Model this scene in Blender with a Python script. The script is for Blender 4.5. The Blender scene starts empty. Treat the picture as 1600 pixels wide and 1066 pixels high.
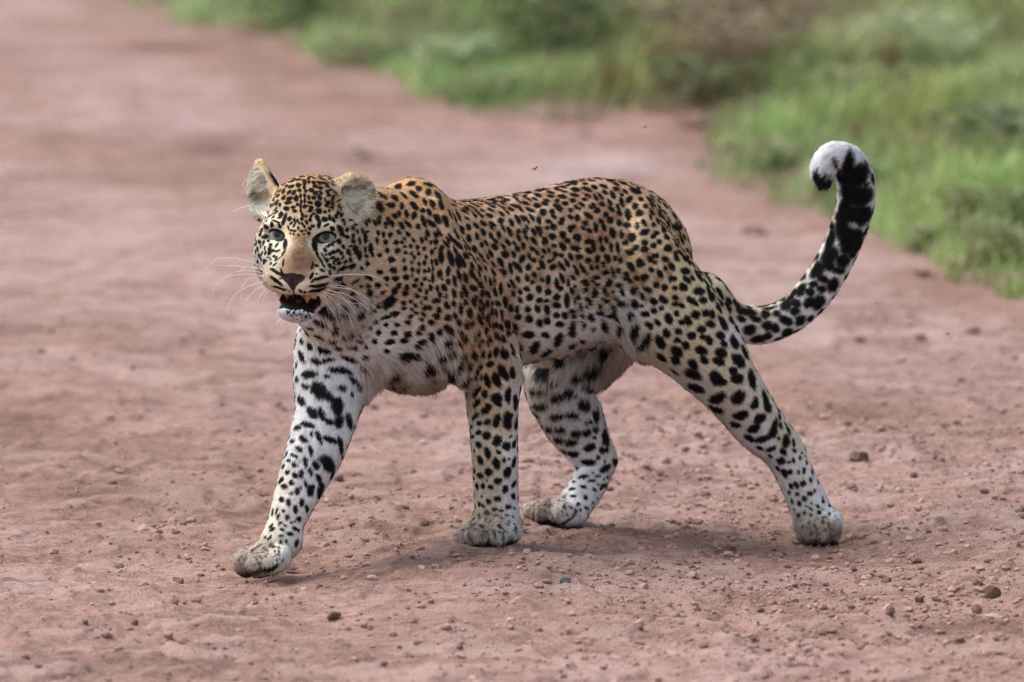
import bpy, math, random, time
import numpy as np
from mathutils import Vector, Matrix
from mathutils.bvhtree import BVHTree

T0 = time.time()
scene = bpy.context.scene
rng = np.random.default_rng(7)
random.seed(7)
VOX, REFINE, N_FUR, EYE_Z = 0.004, 2, 900000, 21

# ------------------------------------------------------------------ camera
CAM_D, CAM_H, FOCAL, PITCH = 17.2, 2.5, 344.0, 0.1244
cam_data = bpy.data.cameras.new('camera')
cam_data.lens = FOCAL
cam_data.sensor_width = 36.0
cam_data.clip_start = 0.1
cam_data.clip_end = 2000.0
cam_data.dof.use_dof = True
cam_data.dof.focus_distance = 17.05
cam_data.dof.aperture_fstop = 4.0
cam = bpy.data.objects.new('camera', cam_data)
scene.collection.objects.link(cam)
cam.location = (0.0, -CAM_D, CAM_H)
cam.rotation_euler = (math.pi / 2 - PITCH, 0.0, 0.0)
scene.camera = cam

# ------------------------------------------------------------------ sky and light (bright overcast)
world = bpy.data.worlds.new('World')
scene.world = world
world.use_nodes = True
wn = world.node_tree.nodes
wl = world.node_tree.links
wn.clear()
w_out = wn.new('ShaderNodeOutputWorld')
w_bg = wn.new('ShaderNodeBackground')
sky_tex = wn.new('ShaderNodeTexSky')
sky_tex.sky_type = 'NISHITA'
sky_tex.sun_disc = False
SUN_ELEV, SUN_AZ = math.radians(60), math.radians(282)
sky_tex.sun_elevation = SUN_ELEV
sky_tex.sun_rotation = SUN_AZ
sky_tex.air_density = 1.0
sky_tex.dust_density = 3.0
sky_tex.ozone_density = 1.0
hs = wn.new('ShaderNodeHueSaturation')
hs.inputs['Saturation'].default_value = 0.55
wl.new(sky_tex.outputs[0], hs.inputs['Color'])
wl.new(hs.outputs[0], w_bg.inputs['Color'])
w_bg.inputs['Strength'].default_value = 0.13
wl.new(w_bg.outputs[0], w_out.inputs['Surface'])

sun_data = bpy.data.lights.new('sun', 'SUN')
sun_data.energy = 1.3
sun_data.angle = math.radians(42)
sun_data.color = (1.0, 0.97, 0.93)
sun = bpy.data.objects.new('sun', sun_data)
scene.collection.objects.link(sun)
sd = Vector((math.sin(SUN_AZ) * math.cos(SUN_ELEV), math.cos(SUN_AZ) * math.cos(SUN_ELEV), math.sin(SUN_ELEV)))
sun.rotation_euler = sd.to_track_quat('Z', 'Y').to_euler()

vs = scene.view_settings
vs.view_transform = 'Standard'
vs.look = 'None'
vs.exposure = 1.12
vs.gamma = 1.0
vs.use_curve_mapping = False
scene.cycles.use_denoising = True
scene.cycles.denoising_prefilter = 'NONE'
scene.cycles.max_bounces = 6
scene.cycles.diffuse_bounces = 3

# ------------------------------------------------------------------ photograph -> place
K = 36.0 / FOCAL / 1600.0
CP, SP = math.cos(PITCH), math.sin(PITCH)


def W(px, py, Y):
    """the point of the place seen at photograph pixel (px, py), Y metres deep"""
    u, v = (px - 800.0) * K, (533.0 - py) * K
    t = (Y + CAM_D) / (CP + v * SP)
    return np.array([u * t, Y, CAM_H + t * (v * CP - SP)])


def G(px, py, z=0.0):
    """the point of the place seen at pixel (px, py) at height z"""
    u, v = (px - 800.0) * K, (533.0 - py) * K
    t = (z - CAM_H) / (v * CP - SP)
    return np.array([u * t, -CAM_D + t * (CP + v * SP), z])


def to_px(P):
    P = np.asarray(P, float)
    dy, dz = P[..., 1] + CAM_D, P[..., 2] - CAM_H
    zc = dy * CP - dz * SP
    return np.stack([800.0 + P[..., 0] / zc / K, 533.0 - (dy * SP + dz * CP) / zc / K], -1)


PXM = 1.0 / (17.2 * K)            # pixels per metre at the animal
M = 1.0 / PXM                     # metres per pixel at the animal

# ------------------------------------------------------------------ signed-distance modelling
HEAD = np.array([-0.82, -0.57, 0.0])      # the way the animal walks
LAT = np.array([0.57, -0.82, 0.0])        # its left
prims = []                                # (kind, data, blend, carve)


def cap(a, ra, b, rb, k=12, squash=None, axis=None):
    prims.append(('cap', (np.asarray(a, float), ra * M, np.asarray(b, float), rb * M, squash, axis), k * M, False))


def spline(pts, n):
    pts = np.asarray(pts, float)
    P = np.vstack([2 * pts[0] - pts[1], pts, 2 * pts[-1] - pts[-2]])
    out = []
    for i in range(1, len(P) - 2):
        for j in range(n):
            t = j / n
            out.append(0.5 * ((2 * P[i]) + (-P[i-1] + P[i+1]) * t + (2*P[i-1] - 5*P[i] + 4*P[i+1] - P[i+2]) * t*t
                              + (-P[i-1] + 3*P[i] - 3*P[i+1] + P[i+2]) * t**3))
    out.append(P[-2])
    return np.array(out)


bones = []          # (A, B, radius) for the lie of the fur


def chain(pts, k=25, squash=None, axis=None, n=4, flow=True):
    """pts: (px, py, Y, radius in px) -> one smooth tapered tube"""
    w = [np.r_[W(p[0], p[1], p[2]), p[3]] for p in pts]
    s = spline(w, n)
    prims.append(('chain', (s[:, :3], s[:, 3] * M, squash, axis), k * M, False))
    if flow:
        for i in range(len(w) - 1):
            bones.append((w[i][:3], w[i + 1][:3], 0.5 * (w[i][3] + w[i + 1][3]) * M))


def ell(c, R, r, k=10, carve=False):
    """ellipsoid: centre, 3x3 frame (rows = axes), radii in px"""
    prims.append(('ell', (np.asarray(c, float), np.asarray(R, float), np.asarray(r, float) * M), k * M, carve))


def smin(a, b, k):
    h = np.maximum(k - np.abs(a - b), 0.0) / k
    return np.minimum(a, b) - h * h * k * 0.25


def smax(a, b, k):
    return -smin(-a, -b, k)


def d_cap(P, A, ra, B, rb):
    ab = B - A
    L2 = float(ab @ ab) + 1e-12
    q = P - A
    x = q @ ab
    sl = (rb - ra) / math.sqrt(L2)
    if abs(sl) < 0.9 and abs(sl) > 1e-4:
        y = np.sqrt(np.maximum((q * q).sum(-1) - x * x / L2, 0))
        x = x + y * sl / math.sqrt(1 - sl * sl) * math.sqrt(L2)
    t = np.clip(x / L2, 0, 1)
    q = q - t[..., None] * ab
    return np.sqrt((q * q).sum(-1)) - (ra + t * (rb - ra))


def warp(P, A, axis, s):
    lat = (P - A) @ axis
    return P + ((1 / s - 1) * lat)[..., None] * axis


def prim_d(pr, P):
    kind, d = pr[0], pr[1]
    if kind == 'ell':
        c, R, r = d
        q = (P - c) @ R.T
        k0 = np.sqrt(((q / r) ** 2).sum(-1))
        k1 = np.sqrt(((q / (r * r)) ** 2).sum(-1)) + 1e-9
        return k0 * (k0 - 1.0) / k1
    if kind == 'cap':
        A, ra, B, rb, s, ax = d
        if s:
            B = warp(B, A, ax, s)
            P = warp(P, A, ax, s)
        return d_cap(P, A, ra, B, rb)
    pts, r, s, ax = d
    if s:
        A0 = pts[0]
        pts = warp(pts, A0, ax, s)
        P = warp(P, A0, ax, s)
    out = None
    for i in range(len(pts) - 1):
        dd = d_cap(P, pts[i], r[i], pts[i + 1], r[i + 1])
        out = dd if out is None else np.minimum(out, dd)
    return out


def prim_box(pr):
    kind, d, k, _ = pr
    if kind == 'ell':
        m = d[2].max() + k
        return d[0] - m, d[0] + m
    if kind == 'cap':
        pts, r = np.array([d[0], d[2]]), max(d[1], d[3])
        s = d[4]
    else:
        pts, r, s = d[0], d[1].max(), d[2]
    m = r * max(1.0, s or 1.0) + k
    return pts.min(0) - m, pts.max(0) + m


def sdf(P):
    P = np.asarray(P, float)
    D = np.full(len(P), 0.5)
    for pr in prims:
        lo, hi = prim_box(pr)
        m = np.all((P > lo) & (P < hi), axis=1)
        if not m.any():
            continue
        d = prim_d(pr, P[m])
        D[m] = smax(D[m], -d, pr[2]) if pr[3] else smin(D[m], d, pr[2])
    return D


def sdf_grad(P, e=0.0006):
    d = sdf(P)
    g = np.stack([sdf(P + np.eye(3)[i] * e) - d for i in range(3)], -1) / e
    n = np.sqrt((g * g).sum(-1)) + 1e-9
    return d, g / n[:, None], n
# ------------------------------------------------------------------ the leopard's body
# trunk
chain([(600, 474, -0.20, 98), (670, 455, -0.12, 132), (760, 441, -0.04, 132), (850, 426, 0.04, 132),
       (930, 398, 0.11, 122), (982, 410, 0.17, 110), (1022, 470, 0.21, 56)], k=30, squash=0.74, axis=LAT, n=3)
# neck
chain([(505, 380, -0.345, 72), (570, 392, -0.26, 96), (640, 420, -0.16, 122)], k=35, squash=0.9, axis=LAT)
# throat and brisket
chain([(520, 470, -0.30, 62), (560, 510, -0.23, 66), (640, 525, -0.13, 70)], k=35)
# left scapula, shoulder, upper arm and foreleg
chain([(645, 328, -0.155, 50), (668, 400, -0.18, 70), (715, 500, -0.20, 74), (766, 570, -0.175, 47),
       (770, 640, -0.155, 38), (773, 710, -0.145, 36), (775, 770, -0.140, 34), (776, 815, -0.14, 33)], k=20)
# right foreleg, reaching forward
chain([(660, 380, -0.07, 50), (600, 430, -0.13, 60), (540, 520, -0.19, 70), (522, 580, -0.235, 62), (511, 640, -0.275, 48),
       (494, 700, -0.315, 44), (471, 755, -0.345, 36), (451, 805, -0.375, 29), (440, 843, -0.395, 27)], k=28)
# left haunch and hind leg, pushed back
chain([(978, 394, 0.085, 74), (1014, 458, 0.08, 86), (1088, 534, 0.11, 68), (1143, 609, 0.14, 46), (1184, 668, 0.175, 37),
       (1222, 706, 0.20, 30), (1247, 752, 0.22, 30), (1270, 805, 0.235, 32), (1278, 825, 0.235, 32)], k=26)
chain([(1228, 706, 0.21, 25), (1203, 655, 0.20, 18), (1160, 605, 0.16, 26)], k=20, flow=False)      # heel cord
# right haunch and hind leg, under the belly
chain([(975, 430, 0.25, 88), (918, 520, 0.22, 76), (876, 582, 0.19, 58), (886, 642, 0.19, 46), (912, 695, 0.205, 34),
       (929, 722, 0.21, 30), (918, 760, 0.20, 28), (893, 797, 0.185, 25)], k=24)
chain([(940, 718, 0.225, 23), (938, 685, 0.225, 14), (915, 640, 0.22, 22)], k=16, flow=False)
# skin fold between flank and thigh
chain([(900, 488, 0.04, 36), (985, 500, 0.08, 20), (1035, 512, 0.10, 30)], k=24, flow=False)
# tail
TAIL = [(1095, 470, 0.235, 46), (1140, 500, 0.26, 31), (1190, 508, 0.28, 30), (1240, 489, 0.29, 28), (1280, 447, 0.295, 29),
        (1312, 392, 0.295, 28), (1333, 335, 0.29, 29), (1338, 290, 0.28, 29), (1325, 255, 0.265, 26), (1303, 247, 0.25, 23),
        (1288, 261, 0.238, 19), (1286, 277, 0.232, 13)]
chain(TAIL, k=14)


def paw(toes, k=10):
    for a, ra, b, rb in toes:
        cap(W(*a), ra, W(*b), rb, k=k)


# left fore paw
paw([((776, 815, -0.14), 33, (752, 836, -0.155), 27)], k=14)
paw([((752, 828, -0.150), 18, (727, 841, -0.165), 17), ((758, 830, -0.165), 19, (745, 838, -0.205), 18),
     ((785, 828, -0.165), 18, (775, 836, -0.205), 18), ((795, 822, -0.150), 18, (797, 831, -0.180), 17)])
# right fore paw, toes just off the ground
paw([((441, 846, -0.395), 28, (415, 872, -0.415), 25)], k=14)
paw([((415, 868, -0.39), 20, (386, 876, -0.40), 20), ((415, 870, -0.415), 20, (387, 880, -0.43), 21),
     ((425, 876, -0.435), 19, (405, 884, -0.46), 18), ((437, 872, -0.44), 18, (425, 881, -0.465), 16)])
# right hind paw
paw([((893, 797, 0.185), 26, (868, 802, 0.17), 20)], k=12)
paw([((860, 798, 0.20), 17, (833, 800, 0.195), 16), ((868, 800, 0.175), 19, (848, 801, 0.165), 19),
     ((895, 800, 0.155), 20, (878, 803, 0.14), 19), ((900, 803, 0.150), 18, (893, 806, 0.145), 16)])
# left hind paw, on its toes
paw([((1276, 818, 0.235), 32, (1284, 826, 0.225), 26)], k=12)
paw([((1272, 815, 0.215), 19, (1269, 838, 0.208), 12), ((1285, 820, 0.205), 17, (1287, 840, 0.195), 11.5),
     ((1299, 815, 0.215), 17, (1303, 839, 0.21), 10), ((1262, 812, 0.235), 15, (1257, 834, 0.23), 9)], k=8)

# ------------------------------------------------------------------ head: local frame in px, x to its left, y up, z out of the face
YAW, ROLL = math.radians(10), math.radians(2.5)
HC = W(477, 369, -0.40)
cx_, cy_, cz_ = np.array([1.0, 0, 0]), np.array([0, SP, CP]), np.array([0, -CP, SP])   # camera right, up, back
hx = cx_ * math.cos(YAW) + cz_ * math.sin(YAW)
hz = -cx_ * math.sin(YAW) + cz_ * math.cos(YAW)
hy = cy_
hx, hy = hx * math.cos(ROLL) - hy * math.sin(ROLL), hy * math.cos(ROLL) + hx * math.sin(ROLL)
HF = np.array([hx, hy, hz])


def HL(x, y, z):
    return HC + (x * hx + y * hy + z * hz) * M


def hell(c, r, k=10, carve=False, tilt=(0, 0, 0)):
    R = HF
    if any(tilt):
        E = np.array(Matrix.Rotation(math.radians(tilt[2]), 3, 'Z') @ Matrix.Rotation(math.radians(tilt[1]), 3, 'Y')
                     @ Matrix.Rotation(math.radians(tilt[0]), 3, 'X'))
        R = E.T @ HF
    ell(HL(*c), R, r, k, carve)


def hcap(a, ra, b, rb, k=10):
    cap(HL(*a), ra, HL(*b), rb, k)


hell((4, 30, -45), (70, 66, 85), 24)
hell((0, 37, 2), (50, 50, 36), 24)
for s in (-1, 1):
    hell((s * 42, -14, -16), (38, 42, 44), 22)
    hell((s * 50, -45, -25), (30, 34, 40), 22)
    hell((s * 37, 15.5, 25), (24, 11, 19), 12, tilt=(0, 0, -s * 8))
    hell((s * 36, -22, 27), (20, 13, 18), 14)
    hell((s * 31, -46, 28), (25, 28, 30), 18)
hcap((0, 20, 19), 28, (0, -46, 62), 27, 16)
for s in (-1, 1):
    hell((s * 23, -68, 52), (30, 21, 28), 14)
    hell((s * 12, -77, 66), (15, 14, 16), 6)
hell((0, -54, 70), (24, 13, 15), 10)
hcap((0, -83, 0), 39, (0, -107, 40), 24, 16)
hell((1, -116.5, 48), (28, 14.5, 20), 8)
# the open mouth
hell((0, -98, 74), (25, 7.8, 36), 4, True)
hell((25, -102, 52), (21, 7, 26), 4, True, tilt=(0, 0, -14))
hell((-21, -98, 52), (15, 7, 26), 4, True, tilt=(0, 0, 12))
# nostrils and the groove under the nose
for s in (-1, 1):
    hell((s * 13, -63, 86), (6, 4, 6), 3, True, tilt=(0, 0, s * 25))
hell((0, -80, 84), (2.0, 12, 8), 3, True)
# eye sockets
EYES = [(-36, -1, 40), (39, -1, 40)]
for s, e in zip((-1, 1), EYES):
    hell((e[0], e[1] - 0.5, e[2] + 4), (12.2, 5.7, 16), 3, True, tilt=(0, 0, s * 15))
# ears
hell((65, 67, -40), (34, 34, 22), 10, tilt=(0, 18, 0))
hell((76, 64, -21), (25, 25, 13), 6, True, tilt=(0, 20, 0))
E_R = np.array(Matrix.Rotation(math.radians(13), 3, 'Z') @ Matrix.Rotation(math.radians(-28), 3, 'Y')).T @ HF
cap(HL(-66, 46, -38), 32, HL(-84, 104, -40), 12, k=10, squash=0.5, axis=E_R[2])
prims.append(('cap', (HL(-76, 50, -24), 21 * M, HL(-91, 102, -26), 7 * M, 0.5, E_R[2]), 5 * M, True))
# ------------------------------------------------------------------ from distance field to mesh (surface nets)
def surface_nets(lo, hi, h):
    n = np.ceil((hi - lo) / h).astype(int) + 1
    ax = [lo[i] + h * np.arange(n[i]) for i in range(3)]
    # coarse pass, then exact values only in a narrow band round the surface
    q = 4
    nc = np.ceil(n / q).astype(int) + 2
    axc = [lo[i] + h * q * np.arange(nc[i]) for i in range(3)]
    Pc = np.stack(np.meshgrid(*axc, indexing='ij'), -1).reshape(-1, 3)
    Dc = sdf(Pc).reshape(nc).astype(np.float32)
    near = np.abs(Dc) < h * q * 1.6 + 0.006
    hit = np.zeros(nc - 1, bool)
    for i, j, k in [(i, j, k) for i in (0, 1) for j in (0, 1) for k in (0, 1)]:
        hit |= near[i:i + nc[0] - 1, j:j + nc[1] - 1, k:k + nc[2] - 1]
    D = np.where(Dc < 0, -0.5, 0.5).astype(np.float32)
    D = D.repeat(q, 0).repeat(q, 1).repeat(q, 2)[:n[0], :n[1], :n[2]].copy()
    H3 = hit.repeat(q, 0).repeat(q, 1).repeat(q, 2)
    pad = [(0, max(0, n[i] - H3.shape[i])) for i in range(3)]
    H3 = np.pad(H3, pad)[:n[0], :n[1], :n[2]]
    ids = np.argwhere(H3)
    D[tuple(ids.T)] = sdf(lo + h * ids)
    S = D < 0
    c = [n[0] - 1, n[1] - 1, n[2] - 1]
    corner = [(i, j, k) for i in (0, 1) for j in (0, 1) for k in (0, 1)]
    cnt = np.zeros(c, np.int8)
    for i, j, k in corner:
        cnt += S[i:i + c[0], j:j + c[1], k:k + c[2]]
    act = np.argwhere((cnt > 0) & (cnt < 8))
    idx = np.full(c, -1, np.int64)
    idx[tuple(act.T)] = np.arange(len(act))
    acc = np.zeros((len(act), 3))
    num = np.zeros(len(act))
    for a in corner:
        for axis in range(3):
            if a[axis]:
                continue
            b = list(a)
            b[axis] = 1
            da = D[act[:, 0] + a[0], act[:, 1] + a[1], act[:, 2] + a[2]].astype(float)
            db = D[act[:, 0] + b[0], act[:, 1] + b[1], act[:, 2] + b[2]].astype(float)
            m = (da < 0) != (db < 0)
            t = np.where(m, da / np.where(m, da - db, 1), 0)
            p = np.tile(np.array(a, float), (len(act), 1))
            p[:, axis] += t
            acc[m] += p[m]
            num[m] += 1
    V = lo + h * (act + acc / num[:, None])
    F = []
    for axis in range(3):
        u, v = (axis + 1) % 3, (axis + 2) % 3
        s0 = [slice(None)] * 3
        s1 = [slice(None)] * 3
        s0[axis], s1[axis] = slice(0, -1), slice(1, None)
        A, B = S[tuple(s0)], S[tuple(s1)]
        e = np.argwhere(A != B)
        e = e[(e[:, u] > 0) & (e[:, v] > 0) & (e[:, u] < n[u] - 1) & (e[:, v] < n[v] - 1)]
        flip = B[tuple(e.T)]
        q = []
        for du, dv in ((-1, -1), (0, -1), (0, 0), (-1, 0)):
            g = e.copy()
            g[:, u] += du
            g[:, v] += dv
            q.append(idx[tuple(g.T)])
        q = np.stack(q, -1)
        q[flip] = q[flip][:, ::-1]
        F.append(q)
    return V, np.vstack(F)


def project(V, it=2):
    for _ in range(it):
        d, g, n = sdf_grad(V)
        V = V - g * np.clip(d / np.maximum(n, 0.3), -0.004, 0.004)[:, None]
    return V


def subdivide(V, F, mask):
    """split the masked quads in four; neighbours become n-gons with the extra edge points"""
    edges = {}
    V = list(map(tuple, V))
    out = []
    mid = {}

    def m(a, b):
        key = (a, b) if a < b else (b, a)
        i = mid.get(key)
        if i is None:
            i = len(V)
            V.append(tuple((V[a][j] + V[b][j]) * 0.5 for j in range(3)))
            mid[key] = i
        return i
    for f in (F[i] for i in np.flatnonzero(mask)):
        f = list(f)
        if len(f) != 4:
            out.append(f)
            continue
        e = [m(f[i], f[(i + 1) % 4]) for i in range(4)]
        c = len(V)
        V.append(tuple(sum(V[i][j] for i in f) / 4 for j in range(3)))
        for i in range(4):
            out.append([f[i], e[i], c, e[i - 1]])
    for f in (F[i] for i in np.flatnonzero(~mask)):
        g = []
        k = len(f)
        for i in range(k):
            a, b = f[i], f[(i + 1) % k]
            g.append(a)
            key = (a, b) if a < b else (b, a)
            if key in mid:
                g.append(mid[key])
        out.append(g)
    return np.array(V), out


boxes = [prim_box(p) for p in prims]
LO = np.min([b[0] for b in boxes], 0) - 0.01
HI = np.max([b[1] for b in boxes], 0) + 0.01
BV, BF = surface_nets(LO, HI, VOX)
BV = project(BV, 1)
print('body mesh', len(BV), len(BF), round(time.time() - T0, 1), LO, HI)


def head_faces(V, F):
    c = np.array([V[list(f)].mean(0) for f in F])
    q = (c - HC) @ HF.T / M
    return (np.abs(q[:, 0]) < 115) & (q[:, 1] > -150) & (q[:, 1] < 130) & (q[:, 2] > -75)


if REFINE:
    BF = [list(f) for f in BF]
    for lev in range(REFINE):
        n0 = len(BV)
        BV, BF = subdivide(BV, BF, head_faces(BV, BF))
        BV[n0:] = project(BV[n0:], 1)
    print('refined', len(BV), len(BF), round(time.time() - T0, 1))


# ------------------------------------------------------------------ sculpting strokes: muscle edges, hollows and folds of skin
STROKES = [   # path over the near side, width px, height mm (negative digs in)
    ([(704, 306), (728, 368), (762, 430), (790, 490), (802, 548)], 9, -6.5), ([(688, 312), (708, 372), (742, 436), (770, 500)], 12, 4.0),
    ([(640, 350), (664, 420), (690, 492)], 13, -3.0), ([(984, 325), (972, 395), (962, 470), (968, 505)], 20, -7.0), ([(1008, 322), (1004, 372), (1000, 420)], 14, 4.0),
    ([(900, 330), (890, 420), (880, 480)], 16, -1.6), ([(850, 335), (842, 420), (834, 490)], 14, 1.4), ([(1112, 470), (1150, 556), (1190, 622), (1212, 660)], 8, -3.5), ([(1000, 540), (1050, 580), (1110, 630), (1180, 690)], 10, -2.0),
    ([(1205, 640), (1222, 660), (1240, 700)], 7, 3.0), ([(1186, 650), (1212, 690), (1232, 730)], 6, -3.0), ([(752, 610), (756, 690), (760, 770)], 7, -1.8), ([(790, 600), (794, 690), (794, 780)], 7, 1.6),
    ([(796, 545), (800, 575), (796, 600)], 9, 4.0), ([(730, 560), (770, 580), (800, 600)], 8, -2.6), ([(540, 600), (552, 640), (545, 690)], 12, 4.0), ([(500, 560), (500, 640), (478, 720)], 9, -2.2),
    ([(588, 560), (580, 590)], 8, -4.0), ([(945, 690), (960, 712), (950, 735)], 8, 3.0), ([(925, 640), (938, 690)], 6, -3.0), ([(835, 572), (880, 566), (935, 540)], 7, -3.0),
    ([(725, 824), (735, 846)], 4, -2.0), ([(762, 826), (764, 850)], 3.5, -2.6), ([(786, 826), (786, 846)], 3, -1.8), ([(835, 786), (834, 812)], 3, -3.0), ([(863, 782), (860, 802), (868, 816)], 3, -3.5), ([(394, 862), (406, 882), (412, 896)], 3.5, -3.0),
    ([(1294, 806), (1296, 842)], 3.5, -2.6), ([(1274, 818), (1276, 844)], 3, -1.6),
]


def sculpt(V, N):
    px = to_px(V)
    f = smoothstep(0.05, 0.45, -(N * np.array([0, CP, -SP])).sum(1))
    out = np.zeros(len(V))
    for path, w, h in STROKES:
        p = np.array(path, float)
        d = np.full(len(V), 1e9)
        for a, b in zip(p[:-1], p[1:]):
            ab = b - a
            t = np.clip(((px - a) @ ab) / (ab @ ab), 0, 1)
            d = np.minimum(d, np.sqrt(((px - a - t[:, None] * ab) ** 2).sum(1)))
        out += h * 0.001 * np.exp(-(d / w) ** 2)
    return V + N * (out * f)[:, None]


def smoothstep(a, b, x):
    t = np.clip((x - a) / (b - a), 0, 1)
    return t * t * (3 - 2 * t)


def make_mesh(name, V, F, smooth=True):
    me = bpy.data.meshes.new(name)
    F = [list(map(int, f)) for f in F]
    me.from_pydata([tuple(v) for v in V], [], F)
    if smooth:
        me.polygons.foreach_set('use_smooth', np.ones(len(me.polygons), bool))
    me.update()
    return me


_g = sdf_grad(BV)[1]
BV = sculpt(BV, _g)
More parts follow.
